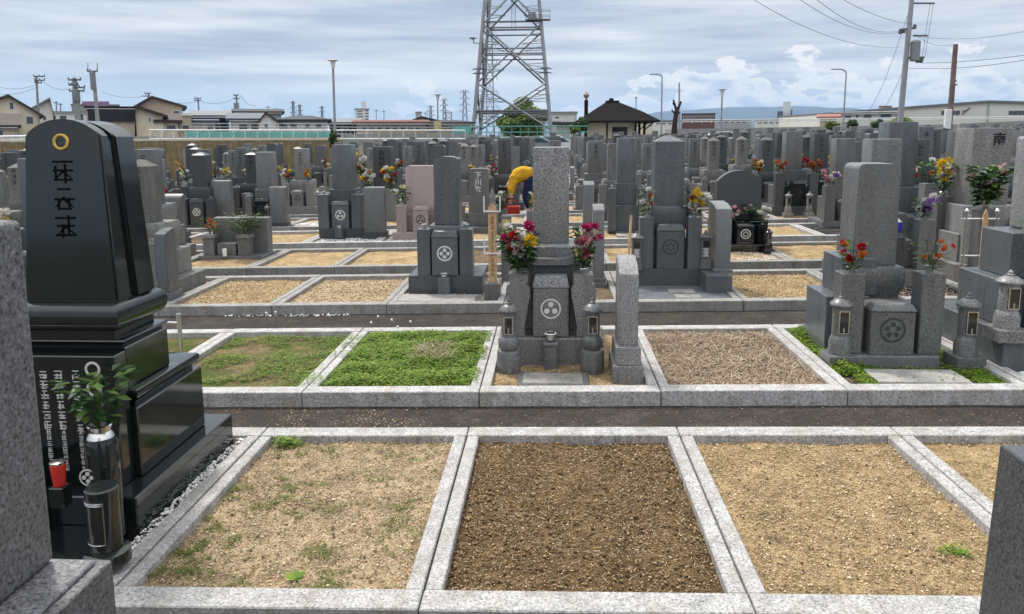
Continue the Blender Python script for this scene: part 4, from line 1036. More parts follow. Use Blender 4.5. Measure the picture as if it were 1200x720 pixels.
lantern('left of the twin pale lanterns before the black panelled grave', XP(924.5, 15.1), 15.1, .52, 'g_light', 'square', ww=.085)
lantern('right of the twin pale lanterns before the black panelled grave', XP(949, 15.1), 15.1, .52, 'g_light', 'square', ww=.085)
bouquet('orange flowers left on the black panelled grave', X19-.34, 15.45, gz(X19)+.82, [('orange', 'mum'), ('red', 'small')], .26, .14, .06, 7, 30)
bouquet('red and orange flowers right on the black panelled grave', X19+.34, 15.45, gz(X19)+.82, [('red', 'mum'), ('orange', 'mum')], .26, .15, .06, 8, 31)
# 17. right group
def GR(label, px, Y, mat, w, ztop, text=None, **k):
    x = XP(px, Y); hh = ztop-gz(x)
    d = dict(pl=(.92, .8, .2), tiers=((.66, .56, .3, .16, 'b'), (.48, .46, .3, .22, 'b')), yf=.28, cr='g', ins=0)
    d.update(k); sh = d.pop('sh', None)
    th = hh+.05-d['pl'][2]-sum(t[2] for t in d['tiers'])
    return grave(label, x, Y, mat, shaft=(w, w*.92, th), text=text, **d)
GR('grey gravestone directly behind the lantern grave, brownish polished face', 1047, 8.25, 'g_mid', .33, P(1047, 163, 8.5).z, fs=(.17, .55, .36, .0), kou=(.26, .15, .40, .0), kmat='g_dark')
bouquet('violet and white flowers on the stand behind the lantern grave', XP(1047, 8.25)+.36, 8.34, gz(4)+.70, [('white', 'mum'), ('purple', 'lily'), ('white', 'mum'), ('purple', 'mum')], .24, .13, .05, 9, 33)
cu_ = empty('cup', (XP(1065, 8.1), 8.36, gz(4)+.58)); tag(cu_, 'deep blue lidded cup on the grave behind the lantern grave', 'cup')
MB().lathe([(.03, -.02), (.038, 0), (.04, .07), (.035, .08)], n=16).obj('body', 'blue_cup', cu_); MB().lathe([(.036, .08), (.036, .09), (.012, .1), (.012, .115)], n=16).obj('lid', 'white', cu_)
GR('tall blue grey gravestone with smooth dark face, highest on the right', 1064, 10.4, 'g_blue', .40, P(1063, 143, 10.7).z, tiers=((.7, .56, .36, .16, 'b'), (.52, .46, .36, .22, 'b')))
GR('wide light grey gravestone engraved with one large black character, right edge', 1172, 8.5, 'g_light', .44, P(1172, 150, 8.8).z, text=('南', .15, .05, 'engraved', .07), tiers=((.72, .6, .32, .16, 'b'), (.58, .5, .32, .22, 'b')), top='flat')
GR('pale narrow gravestone just left of the engraved light one', 1142, 9.9, 'g_mid', .30, P(1142, 153, 10.2).z)
bouquet('large bunch of green leaves with pink flowers at the right', XP(1152, 7.9), 7.9, P(1150, 243, 7.9).z, [('pink', 'lily'), ('pink', 'mum'), ('pink', 'small')], .44, .17, .045, 6, 35, leaf='leaf_glossy', nl=330, lw=.3)
MB_v = empty('stone_post', (XP(1152, 7.9), 7.9, gz(4.5)-.05)); tag(MB_v, 'square stone flower post carrying the large green bunch', 'flower stand')
zq = P(1150, 243, 7.9).z-gz(4.5)+.05
MB().box(-.09, .09, -.09, .09, 0, zq-.02, bev=.005).obj('post', 'g_mid', MB_v); MB().lathe([(.03, 0), (.045, .05), (.04, .055)], 0, 0, 14, zq-.02).obj('vase', 'steel', MB_v)
def steel_rack():
    x = XP(1150, 6.7); Y = 6.75
    root = empty('memorial_board_rack', (x, Y, gz(x)-.05)); tag(root, 'polished steel stand holding one pale wooden board, right', 'rack')
    g = MB(); z1 = P(1150, 250, Y).z-gz(x)+.05
    for s_ in (-.13, .13):
        g.tube((s_, 0, 0), (s_, 0, z1), .010, n=10); g.lathe([(.014, 0), (.02, .02), (.012, .035), (.003, .045)], s_, 0, 10, z1)
    for zz in (z1-.05, z1-.38): g.tube((-.15, 0, zz), (.15, 0, zz), .007, n=8)
    g.obj('frame', 'steel', root)
    MB().prism([(.0, .05), (.045, .05), (.045, z1-.02), (.022, z1+.04), (0, z1-.02)], -.03, -.018).obj('board', 'wood_new', root)
steel_rack()
bouquet('yellow lilies above dark leaves on the right', XP(1102, 9.2), 9.2, P(1102, 228, 9.2).z, [('yellow', 'lily'), ('yellow', 'mum'), ('cream', 'lily'), ('purple', 'small'), ('yellow', 'small')], .42, .15, .06, 11, 38)
q_ = empty('flower_post', (XP(1102, 9.2), 9.2, gz(5)-.05)); tag(q_, 'stone flower post under the yellow lilies', 'flower stand')
zq = P(1102, 228, 9.2).z-gz(5)+.05; MB().box(-.09, .09, -.09, .09, 0, zq-.02, bev=.005).obj('post', 'g_mid', q_); MB().lathe([(.03, 0), (.045, .05), (.04, .055)], 0, 0, 14, zq-.02).obj('vase', 'steel', q_)
bouquet('white and orange flowers left of the yellow lilies', XP(1086, 9.9), 9.9, P(1086, 215, 9.9).z, [('white', 'mum'), ('orange', 'mum'), ('white', 'small')], .32, .15, .055, 9, 39)
q_ = empty('flower_post', (XP(1086, 9.9), 9.9, gz(5)-.05)); tag(q_, 'stone flower post under the white and orange flowers', 'flower stand')
zq = P(1086, 215, 9.9).z-gz(5)+.05; MB().box(-.09, .09, -.09, .09, 0, zq, bev=.005).obj('post', 'g_mid', q_)
# 18. grave with white three-character inscription left of the yellow sweater, and neighbours
X20 = P(559, 250, 13.3).x
grave('broad grey slab gravestone with white three-character inscription, left of the bending person', X20, 13.3, 'g_mid', pl=(.9, .7, .12), tiers=((.62, .5, .14, .2, 'b'), (.5, .4, .10, .24, 'b')), shaft=(.36, .26, .80), yf=.28, top='round', rise=.02, kou=None, fs=(.14, .4, .3, .04), text=('下川家', .13, .06, 'white_letter'))
X21 = P(447, 240, 17.2).x
grave('grey gravestone with dark five-character inscription behind the yellow and red flowers', X21, 17.1, 'g_dark', pl=(.9, .8, .2), tiers=((.62, .5, .30, .2, 'b'), (.5, .4, .1, .24, 'b')), shaft=(.44, .36, .95), yf=.28, top='flat', kou=None, fs=(.14, .5, .3, .04), text=('中村家之墓', .14, .08, 'engraved'))
bouquet('white, yellow and red flowers right of the five-character gravestone', XP(458, 15.6), 15.6, P(458, 222, 15.6).z, [('white', 'mum'), ('yellow', 'mum'), ('yellow', 'mum'), ('red', 'mum'), ('red', 'mum')], .48, .14, .07, 9, 41, nl=100)
bouquet('white and yellow flowers left of the five-character gravestone', XP(431, 15.6), 15.6, P(431, 224, 15.6).z, [('white', 'mum'), ('yellow', 'mum'), ('orange', 'small'), ('white', 'mum')], .48, .14, .07, 9, 42, nl=100)
for px, lb in ((458, 'stone flower post right under the white, yellow and red flowers'), (431, 'stone flower post under the white and yellow flowers')):
    q_ = empty('flower_post', (XP(px, 15.6), 15.6, gz(-3)-.05)); tag(q_, lb, 'flower stand')
    MB().box(-.1, .1, -.1, .1, 0, P(px, 222, 15.6).z-gz(-3)+.05, bev=.005).obj('post', 'g_mid', q_)
X22 = P(698, 245, 17.0).x
grave('gravestone on a wide black offering table base right behind the central grave', X22, 16.9, 'g_mid', pl=(1.0, .8, .08), tiers=((.8, .5, .62, .2, 'b'), (.5, .4, .14, .24, 'b')), shaft=(.34, .32, .74), yf=.28, top='flat', kou=(.3, .14, .5, .0), fs=(.16, .5, .38, .0), cr='d', ins=5, tmat='engraved', kmat='g_dark')
# pink flower heap and red box near the person
bouquet('heap of pink flowers on the ground left of the bending person', XP(588, 14.4), 14.4, gz(-1)+.28, [('pink', 'mum'), ('white', 'mum'), ('magenta', 'small'), ('pink', 'small')], .34, .24, .06, 12, 44, nl=120)
bouquet('yellow and white flowers right of the bending person', XP(623, 14.9), 14.9, gz(-1)+.2, [('white', 'mum'), ('yellow', 'mum'), ('yellow', 'mum')], .4, .1, .06, 6, 45)
for px, lb in ((588, 'low stone post under the heap of pink flowers'), (623, 'low stone post under the yellow flowers beside the person')):
    Yq = 14.4 if px == 588 else 14.9
    q_ = empty('flower_post', (XP(px, Yq), Yq, gz(-1)-.05)); tag(q_, lb, 'flower stand'); MB().box(-.1, .1, -.1, .1, 0, .34 if px == 588 else .26, bev=.005).obj('post', 'g_mid', q_)
q_ = empty('plastic_basket', (XP(600, 16.6), 16.6, gz(-1)-.045)); tag(q_, 'small red plastic basket on the ground by the bending person', 'basket')
g = MB(); g.box(-.16, .16, -.1, .1, 0, .18, tx=-.02, ty=-.02); g.obj('body', 'red', q_); MB().torus((0, 0, .19), .12, .008, 20, 5, 'y').obj('handle', 'red', q_)
# ------------------------------------------------------------------ the person
def skin_mesh(name, pts, edges, mat, parent, lev=2, root_i=0):
    me = bpy.data.meshes.new(name); me.from_pydata([p[:3] for p in pts], edges, []); me.materials.append(MATS[mat])
    o = link(name, me, parent)
    md = o.modifiers.new('skin', 'SKIN'); md.use_smooth_shade = True
    sv = me.skin_vertices[0].data
    for i, p in enumerate(pts): sv[i].radius = (p[3], p[4] if len(p) > 4 else p[3]); sv[i].use_root = (i == root_i)
    ms = o.modifiers.new('sub', 'SUBSURF'); ms.levels = lev; ms.render_levels = lev
    return o
def person():
    Y = 16.3; x0 = XP(615, Y)
    root = empty('person', (x0, Y, gz(x0)-.04)); tag(root, 'person in a yellow sweater and navy trousers bending down between graves', 'person')
    root.scale = (.92, .92, .92)
    # facing -x (left), bent forward at the hips; feet on the ground
    hipL, hipR = (.13, -.09, .84), (.13, .09, .84)
    body = [(.13, 0, .86, .07, .07), (.03, 0, .98, .09, .09), (-.12, 0, 1.0, .10, .10), (-.25, 0, .93, .11, .12), (-.33, 0, .80, .055), (-.37, 0, .72, .085, .08), (-.40, 0, .64, .07, .07)]
    E_ = [(0, 1), (1, 2), (2, 3), (3, 4), (4, 5), (5, 6)]
    n = len(body)
    for s_ in (-1, 1):
        b = len(body)
        body += [(.14, s_*.09, .76, .06), (.04, s_*.11, .45, .045), (.12, s_*.105, .10, .038), (.03, s_*.11, .04, .04), (-.09, s_*.11, .03, .03)]
        E_ += [(0, b), (b, b+1), (b+1, b+2), (b+2, b+3), (b+3, b+4)]
        b = len(body)
        body += [(-.22, s_*.18, .92, .06), (-.29, s_*.21, .68, .045), (-.34, s_*.17, .44, .032), (-.36, s_*.16, .36, .032, .016)]
        E_ += [(3, b), (b, b+1), (b+1, b+2), (b+2, b+3)]
        for f in range(5):
            c = len(body); fo = (f-2)*.018
            if f == 4: body += [(-.33, s_*.16+fo*.2-.03*s_, .35, .009), (-.325, s_*.16-.045*s_, .32, .008)]
            else: body += [(-.365+.012*f, s_*.16+fo*.6, .31, .009), (-.36+.015*f, s_*.16+fo*.6, .275-.004*abs(f-1.5), .008)]
            E_ += [(b+3, c), (c, c+1)]
    skin_mesh('body', body, E_, 'skin', root)
    sw = [(.19, 0, .93, .19, .19), (.02, 0, .99, .20, .20), (-.12, 0, .98, .205, .21), (-.25, 0, .90, .18, .19), (-.32, 0, .80, .095, .10)]
    E2 = [(0, 1), (1, 2), (2, 3), (3, 4)]
    for s_ in (-1, 1):
        b = len(sw); sw += [(-.25, s_*.19, .86, .11), (-.31, s_*.22, .64, .088), (-.345, s_*.18, .44, .06)]; E2 += [(3, b), (b, b+1), (b+1, b+2)]
    so_ = skin_mesh('sweater', sw, E2, 'sweater', root, 3)
    tx_ = bpy.data.textures.new('folds', 'CLOUDS'); tx_.noise_scale = .10; tx_.noise_depth = 2
    dm_ = so_.modifiers.new('folds', 'DISPLACE'); dm_.texture = tx_; dm_.strength = .075; dm_.texture_coords = 'LOCAL'
    tr = [(.04, 0, .95, .17, .17), (.15, 0, .83, .205, .19)]; E3 = [(0, 1)]
    for s_ in (-1, 1):
        b = len(tr); tr += [(.14, s_*.10, .72, .15), (.04, s_*.11, .44, .12), (.11, s_*.105, .16, .085)]; E3 += [(1, b), (b, b+1), (b+1, b+2)]
    to_ = skin_mesh('trousers', tr, E3, 'navy', root, 3); dm_ = to_.modifiers.new('folds', 'DISPLACE'); dm_.texture = tx_; dm_.strength = .03; dm_.texture_coords = 'LOCAL'
    skin_mesh('hair', [(-.31, 0, .74, .08), (-.355, 0, .70, .096, .09), (-.35, 0, .64, .08)], [(0, 1), (1, 2)], 'hair', root)
    g = MB()
    for s_ in (-1, 1):
        sh = MB().box(-.14, .16, s_*.105-.05, s_*.105+.05, 0, .085, tx=.04, ty=.012, bev=.015, seg=2).obj('shoe', 'white', root)
    for s_ in (-1, 1): MB().lathe([(.012, 0), (.014, .01), (.006, .018)], n=8).obj('ear', 'skin', root).location = (-.365, s_*.083, .70)
    g = MB(); g.lathe([(.012, 0), (.016, .01), (.004, .03)], n=8); g.obj('nose', 'skin', root).location = (-.46, 0, .66)
    g.bm if False else None
person()
#@@ROWS
# ------------------------------------------------------------------ generic graves on the grid
PRO = []
def proto(mat, **k): return (mat, k)
specs = [
 ('g_mid', 'mid grey', 'flat', dict(top='flat', shaft=(.29, .27, .72), seed=1)),
 ('g_light', 'light grey', 'flat', dict(top='flat', shaft=(.31, .28, .70), seed=2)),
 ('g_dark', 'dark grey', 'peaked', dict(top='pyr', shaft=(.28, .27, .78), seed=3)),
 ('g_blue', 'blue grey', 'rounded', dict(top='round', shaft=(.30, .27, .74), rise=.04, seed=4)),
 ('g_old', 'weathered grey', 'peaked', dict(top='pyr', shaft=(.25, .24, .66), seed=5, cr=None, fs=(.12, .4, .24, .06))),
 ('g_mid', 'mid grey', 'rounded', dict(top='round', shaft=(.33, .28, .68), rise=.03, seed=6, kmat='g_dark', plmat='g_dark')),
 ('g_blue', 'blue grey', 'flat', dict(top='flat', shaft=(.32, .3, .76), seed=7, tiers=((.66, .6, .28, .18, 'b'), (.48, .44, .30, .26, 'b')))),
 ('g_dark', 'dark grey', 'flat', dict(top='flat', shaft=(.30, .28, .74), seed=8, tiers=((.66, .6, .3, .18, 'b'), (.45, .44, .28, .26, 'm')), kmat='g_black')),
]
rnd = random.Random(4)
used = {(3, -4), (3, 2), (4, -2), (4, -3), (4, 4), (4, 1), (5, 4), (5, -4 - 0), (6, -2)}
# plots standing empty or taken by the graves built above
EMPTY = {2: set(range(-3, 3)) | {3, 4}, 3: {-4, -3, -2, -1, 0, 1, 2, 3, 4, 5}, 4: {-6, -5, -4, -3, -2, -1, 0, 1, 2, 3, 4}, 5: {-6, -5, -4, -3, -1, 0, 3, 4}, 6: {-4, -3, -2, 0, 1}, 7: {-5, -4, -1}, 8: {-6}, 1: set(range(-9, 9)), 0: set(range(-9, 9))}
NAMES = ['first', 'second', 'third', 'fourth', 'fifth', 'sixth', 'seventh', 'eighth', 'ninth', 'tenth', 'eleventh', 'twelfth', 'thirteenth', 'fourteenth', 'fifteenth', 'sixteenth', 'seventeenth', 'eighteenth', 'nineteenth', 'twentieth', 'twenty-first', 'twenty-second', 'twenty-third', 'twenty-fourth', 'twenty-fifth', 'twenty-sixth', 'twenty-seventh', 'twenty-eighth', 'twenty-ninth', 'thirtieth']
protos = {}
def Zc(Y): return Y
def pxx(x, y):  # screen column of a point at gravestone height
    d = Vector((x, y, 1.2-H)); dz = d.dot(fw); return CX+F*(d.dot(rr))/dz
HEROX = {2: [X6, X7, XP(1047, 8.25), XP(1172, 8.5)], 3: [XG, XA, XP(1064, 10.4), XP(1142, 9.9)], 4: [X14, X13, XPk, X17, X18, X20], 5: [X15, X16, X19], 6: [X21, X22]}
count = 0; far = MB()
FLS = [[('white', 'mum'), ('yellow', 'mum'), ('red', 'mum')], [('white', 'mum'), ('pink', 'mum'), ('purple', 'small')], [('yellow', 'mum'), ('white', 'small')], [('red', 'mum'), ('white', 'mum'), ('magenta', 'small')], [('orange', 'mum'), ('yellow', 'small')], [('cream', 'lily'), ('white', 'mum')]]
FLN = ['white, yellow and red', 'white, pink and purple', 'yellow and white', 'red, white and magenta', 'orange and yellow', 'cream and white']
for r in range(2, len(ROWY)):
    Yr = ROWY[r]; k0, k1 = rng(r); row = []
    for k in range(k0, k1+1):
        if k in EMPTY.get(r, ()): continue
        X = cxk(k); 
        if not (-40 < pxx(X, Yr+.8) < 1245): continue
        if r >= 14 and X < -9: continue
        if Yr > 30.2 and X < -8.6: continue
        if rnd.random() < (.06 if r > 5 else .0): continue
        row.append((k, X))
    for j, (k, X) in enumerate(row):
        if count >= 272:
            w_ = rnd.uniform(.26, .34)/2; hh = rnd.uniform(1.5, 1.85); yq = Yr+.65; z0 = gz(X)-.05
            far.box(X-.3, X+.3, yq-.28, yq+.3, z0, z0+.45); far.box(X-.21, X+.21, yq-.2, yq+.2, z0+.45, z0+.78); far.box(X-w_, X+w_, yq-w_, yq+w_, z0+.78, z0+hh, bev=.012)
            for s_ in (-1, 1): far.box(X+s_*.27-.06, X+s_*.27+.06, yq-.42, yq-.3, z0, z0+.7)
            continue
        si = rnd.randrange(len(specs)); mat, mname, tname, kw = specs[si]
        hs = rnd.uniform(.97, 1.14); ws = rnd.uniform(.93, 1.1)
        yy = Yr+rnd.uniform(.32, .42)
        allx = sorted([x for _, x in row]+[x for x in HEROX.get(r, ()) if -40 < pxx(x, Yr+.8) < 1245]); j = allx.index(X); nrow = len(allx)
        jn = f'{NAMES[j]} gravestone from the left' if j < nrow/2 else f'{NAMES[nrow-1-j]} gravestone from the right'
        if r < 12:
            rowname = NAMES[r]+' row'
            label = f'{mname} {tname}-topped gravestone, {jn.replace(" gravestone", "")} in the {rowname}'; grp = 'gravestones in the crowded rows'
        else:
            px = pxx(X, Yr)
            reg = 'below the roofs on the left' if px < 540 else ('below the lattice tower' if px < 665 else ('below the dark-roofed shelter' if px < 790 else ('below the blue hills' if px < 955 else 'below the long warehouse')))
            label = f'far off {mname} {tname}-topped gravestone in the packed rows {reg}'; grp = 'far gravestones, '+mname+' '+tname+' '+reg
        if si not in protos:
            root, fz = grave(label, X, yy, mat, group=grp, tmat='engraved', **kw); protos[si] = (tree_of(root), fz)
            root.scale = (ws, ws, hs)
        else:
            L, fz = protos[si]
            if r >= 12: L = [q for q in L if q[1] in (None, 0) and (q[0].name.split('.')[0] in ('shaft', 'upper_base', 'lower_base', 'flower_stand') or q[1] is None)]
            root = ctree(L, (X, yy, gz(X)-.05), rnd.uniform(-.02, .02), (ws, ws, hs))
        root['label'] = label; root['group'] = grp
        count += 1
        # flowers in the stands
        if r < 11 and rnd.random() < (.62 if r < 8 else .5):
            for s_, sn in ((-1, 'left'), (1, 'right')):
                if rnd.random() < .25: continue
                fi = rnd.randrange(len(FLS)); fk = specs[si][3].get('fs', (.14, .5, .27, .06))
                bouquet(f'{FLN[fi]} flowers {sn} of the {jn}, {NAMES[r]} row', X+s_*fk[2]*ws, yy+(fk[3]+fk[0]/2)*ws, gz(X)-.05+(fz+.03)*hs,
                        FLS[fi], .30, .12, .058, 6 if r < 9 else 4, seed=count*3+s_, nl=50, group='grave flowers in the crowded rows')
        if r < 9 and rnd.random() < .3:
            tablet(f'memorial slab right of the {jn}, {NAMES[r]} row', X+.5, yy-.15, .12, .7, .24, .12, rnd.choice(['g_mid', 'g_light', 'g_blue']), slant=.05, group='memorial slabs in the crowded rows')
print('graves', count)
tag(far.obj('far_gravestones', 'g_mid', smooth=0), 'mass of far grey gravestones closing the crowded rows at the back', 'gravestones', kind='stuff')
# ------------------------------------------------------------------ behind the graves
def px2(Y, px, py): p = P(px, py, Y); return p.x, p.z
def fence_left():
    Y = 31.5; x0, _ = px2(Y, -70, 160); x1, _ = px2(Y, 398, 160); zt = P(100, 166, Y).z; zb = gz(-12)-.1
    root = empty('wooden_fence', ((x0+x1)/2, Y, zb)); tag(root, 'long brown board fence along the left back of the cemetery', 'fence')
    g = MB(); x = x0; c = (x0+x1)/2; rnd = random.Random(1)
    while x < x1:
        g.box(x-c, x+.235-c, rnd.uniform(-.012, .012), .04, 0, zt-zb+rnd.uniform(-.02, .01)); x += .25
    g.obj('boards', 'fence_wood', root)
    MB().box(x0-c, x1-c, -.03, .07, zt-zb+.02, zt-zb+.10).obj('top_rail', 'cream', root)
fence_left()
def rail_bars(name, label, Y, pxa, pxb, pyt, pyb, mat, n=30, rows=(0, .5, 1), cat='railing', r=.05, truss=False, pr=.7):
    xa, za = px2(Y, pxa, pyt[0]); xb, zb = px2(Y, pxb, pyt[1]); _, ba = px2(Y, pxa, pyb[0]); _, bb = px2(Y, pxb, pyb[1])
    root = empty(name, ((xa+xb)/2, Y, min(ba, bb))); c = Vector(((xa+xb)/2, Y, min(ba, bb))); tag(root, label, cat)
    g = MB()
    for t in rows: g.tube(Vector((xa, Y, za+(ba-za)*t))-c, Vector((xb, Y, zb+(bb-zb)*t))-c, r, n=6)
    g.obj('rails', mat, root)
    for i in range(n+1):
        t = i/n; x = xa+(xb-xa)*t; a = za+(zb-za)*t; b = ba+(bb-ba)*t
        MB().tube(Vector((x, Y, a))-c, Vector((x, Y, b))-c, r*pr, n=5).obj('post', mat, root)
    if truss:
        g = MB()
        for i in range(n*2):
            t0, t1 = i/(n*2), (i+1)/(n*2); a, b = (0, 1) if i % 2 else (1, 0)
            g.tube(Vector((xa+(xb-xa)*t0, Y, za+(ba-za)*a))-c, Vector((xa+(xb-xa)*t1, Y, za+(ba-za)*b))-c, r*.5, n=4)
        g.obj('truss_bars', 'galv', root)
    return root
def wall(name, label, Y, pts, mat, d=.3, cat='wall', partname='panel'):
    """upright panel with a traced outline standing at distance Y, thickness d"""
    q = [px2(Y, *p) for p in pts]; cx_ = sum(a for a, b in q)/len(q); zb = min(b for a, b in q)
    root = empty(name, (cx_, Y, zb)); tag(root, label, cat)
    MB().prism([(a-cx_, b-zb) for a, b in q], 0, d).obj(partname, mat, root); return root
# embankment behind the fence carrying the white rail, and the teal sheeting
rail_bars('pipe_railing', 'long white pipe railing with truss bars above the wooden fence', 48, 175, 545, (152.5, 153), (164, 164), 'white_paint', 26, (0, .9), truss=True, r=.045, pr=.4)
rail_bars('walkway_railing', 'thin pale walkway railing in front of the houses', 58, 225, 560, (145, 146), (153, 153), 'galv', 30, (0, .5), r=.028)
rail_bars('steel_railing', 'pale railing at the far left behind the black grave', 48, -30, 125, (161, 158.5), (169, 166), 'white_paint', 14, (0, .5, 1), r=.09)
wall('retaining_wall', 'pale parapet behind the left end of the wooden fence', 50, [(-60, 163), (180, 160), (180, 175), (-60, 176)], 'concrete', .4)
wall('teal_sheet_panel', 'turquoise sheet panel behind the white pipe railing', 50, [(218, 154), (386, 154.5), (386, 163), (218, 163)], 'teal', .15, 'panel', 'sheet')
wall('retaining_wall', 'pale low parapet under the turquoise panel', 49, [(175, 161), (400, 161), (400, 172), (175, 172)], 'concrete', .5)
wall('retaining_wall', 'grey low wall behind the far graves, under the white pipe railing', 52, [(400, 157), (560, 157), (560, 172), (400, 172)], 'concrete', .5)
# green mesh fence below the tower
rail_bars('mesh_fence', 'green mesh fence at the foot of the lattice tower', 52, 530, 690, (148.5, 148), (162, 162), 'green_mesh', 16, (0, .5, 1), r=.03)
wall('green_panel', 'pale green board panel left of the tower foot', 54, [(530, 149), (552, 149), (552, 162), (530, 162)], 'teal', .1, 'panel')
# ---- houses
def windows(root, Y, cx_, zb, wl, mat='win', fr='white_paint'):
    for (a, b, c, d) in wl:
        x0, z1 = px2(Y, a, c); x1, z0 = px2(Y, b, d)
        f = MB(); t = .06
        for q in ((x0-t, x1+t, z1, z1+t), (x0-t, x1+t, z0-t, z0), (x0-t, x0, z0, z1), (x1, x1+t, z0, z1)): f.box(q[0]-cx_, q[1]-cx_, -.06, .02, q[2]-zb, q[3]-zb)
        f = f.obj('window', fr, root)
        MB().box(x0-cx_, x1-cx_, -.03, .02, z0-zb, z1-zb).obj('pane', mat, f)
def house(label, Y, px0, px1, pe, pr, kind='side', wallm='cream', roofm='roof_dark', depth=8, wl=(), ridge=None, over=.5, name='house', pb=172, cat='house', th=.25):
    """pe eave row, pr ridge row (pixels at distance Y)"""
    x0, ze = px2(Y, px0, pe); x1, _ = px2(Y, px1, pe); _, zr = px2(Y, px0, pr); zb = -1.5
    cx_ = (x0+x1)/2; w = x1-x0; ze -= zb; zr -= zb
    root = empty(name, (cx_, Y, zb)); tag(root, label, cat)
    if kind == 'gable':
        rx = (px2(Y, ridge, pe)[0]-cx_) if ridge else 0
        MB().prism([(-w/2, 0), (w/2, 0), (w/2, ze), (rx, zr), (-w/2, ze)], 0, depth).obj('wall', wallm, root)
        g = MB()
        for s_, xx in ((-1, -w/2), (1, w/2)):
            sl_ = (zr-ze)/abs(rx-xx); xo = xx+s_*over; zo = ze-sl_*over
            pts = [(rx, zr+.02), (rx, zr+.02+th), (xo, zo+.02+th), (xo, zo+.02)]
            g.prism(pts if s_ < 0 else pts[::-1], -over, depth+over)
        g.obj('roof', roofm, root)
    elif kind == 'flat':
        MB().box(-w/2, w/2, 0, depth, 0, ze).obj('wall', wallm, root)
        MB().box(-w/2-.15, w/2+.15, -.15, depth+.15, ze+.01, ze+.25).obj('roof', roofm, root)
    else:
        MB().box(-w/2, w/2, 0, depth, 0, ze).obj('wall', wallm, root)
        g = MB(); hip = (w*.5-.1 if ridge == 0 else min(w*.4, 3.0)) if kind == 'hip' else 0.001
        a = [(-w/2-over, -over, ze), (w/2+over, -over, ze), (w/2+over, depth+over, ze), (-w/2-over, depth+over, ze)]
        b = [(-w/2-over+hip, depth/2, zr), (w/2+over-hip, depth/2, zr)]
        # the ridge stands depth/2 farther away: raise so that it shows at the traced height
        k = (Y+depth/2)/Y; zz = (zr+zb-H)*k+H-zb
        A = [g.bm.verts.new(q) for q in a]; A2 = [g.bm.verts.new((q[0], q[1], q[2]+th)) for q in a]; B = [g.bm.verts.new((q[0], q[1], zz)) for q in b]
        for f in ((A[3], A[2], A[1], A[0]), (A[0], A[1], A2[1], A2[0]), (A[1], A[2], A2[2], A2[1]), (A[2], A[3], A2[3], A2[2]), (A[3], A[0], A2[0], A2[3]), (A2[0], A2[1], B[1], B[0]), (A2[1], A2[2], B[1]), (A2[2], A2[3], B[0], B[1]), (A2[3], A2[0], B[0])): g.bm.faces.new(f)
        g.obj('roof', roofm, root)
    windows(root, Y, cx_, zb, wl)
    if kind != 'hip' and w > 3 and Y < 130:
        MB().tube((w/2-.15, -.12, 0), (w/2-.15, -.12, ze-.1), .05, n=6).obj('drainpipe', 'greywall', root)
        MB().tube((-w/2-.1, -.55 if kind == 'side' else -.2, ze-.02), (w/2+.1, -.55 if kind == 'side' else -.2, ze-.02), .06, n=6).obj('gutter', 'greywall', root) if kind != 'gable' else None
        if wl: 
            q = px2(Y, (wl[0][0]+wl[0][1])/2, wl[0][3]); MB().box(q[0]-cx_-.9, q[0]-cx_+.9, -.5, -.1, q[1]-zb-.45, q[1]-zb-.35).obj('ledge', 'offwhite', root)
    return root
_h = house
def house(label, Y, px0, px1, pe, pr, kind='side', wallm='cream', roofm='roof_dark', depth=8, *a, **k):
    o = _h(label, Y, px0, px1, pe, pr, kind, wallm, roofm, depth, *a, **k)
    th_ = math.atan2(o.location.x, Y); o.rotation_euler.z = -th_; o.scale.x = math.cos(th_); return o
house('cream gabled house with brown roof at the far left', 75, -45, 47, 135, 114, 'gable', 'cream', 'roof_brown', 12, [(11, 16, 120, 128), (31, 40, 136.5, 145), (-8, -2, 125, 133)], ridge=12)
house('low cream annexe with brown lean roof before the far left house', 70, -40, 20, 150, 134, 'side', 'cream', 'roof_brown', 5, [(-6, 4, 153, 160)])
house('white walled house with grey pitched roof right of the cream gabled house', 88, 36, 62, 130, 117, 'gable', 'offwhite', 'roof_grey', 10, ridge=60, wl=[(50, 54, 136, 141)])
house('flat roofed pale building behind the utility poles', 105, 58, 104, 133, 133, 'flat', 'offwhite', 'roof_grey', 8, [(60, 66, 136, 140), (70, 78, 136, 140), (90, 98, 134, 141)])
house('distant building carrying a purple sign between the poles', 150, 84, 140, 124, 124, 'flat', 'concrete', 'roof_grey', 8, [])
wall('billboard', 'faded purple billboard between the two leaning poles', 149, [(96, 119), (127, 119), (127, 125), (96, 125)], 'purple_sign', .3, 'billboard', 'board')
wall('billboard', 'small dark green billboard left of the purple one', 149, [(85, 119), (93, 119), (93, 127), (85, 127)], 'green_sign', .3, 'billboard', 'board')
h = house('black clad upper storey house with cream ground floor', 72, 101, 159, 128, 128, 'flat', 'cream', 'roof_black', 9, [])
hx = h.location.x
x0, z0 = px2(72, 104, 143); x1, z1 = px2(72, 159.5, 128)
MB().box(x0-hx, x1-hx, -.25, -.02, z0+1.5, z1+1.5).obj('black_cladding', 'black_clad', h); 
windows(h, 71.7, hx, -1.5, [(135, 139, 138, 143), (140.5, 145, 138, 143)]); 
house('cream gabled house front beside the black clad storey', 70, 159, 191, 137, 127, 'gable', 'cream', 'roof_brown', 8, [(174, 176.5, 138, 143), (181, 183, 140, 145)], ridge=160)
house('beige gabled two storey house with brown roof', 78, 161, 214, 126, 116, 'gable', 'beige', 'roof_brown', 10, [(203, 211, 130, 136)], ridge=179)
house('beige balcony block right of the gabled beige house', 76, 203, 224, 136, 136, 'flat', 'beige', 'offwhite', 6, [(214, 222, 147, 154)])
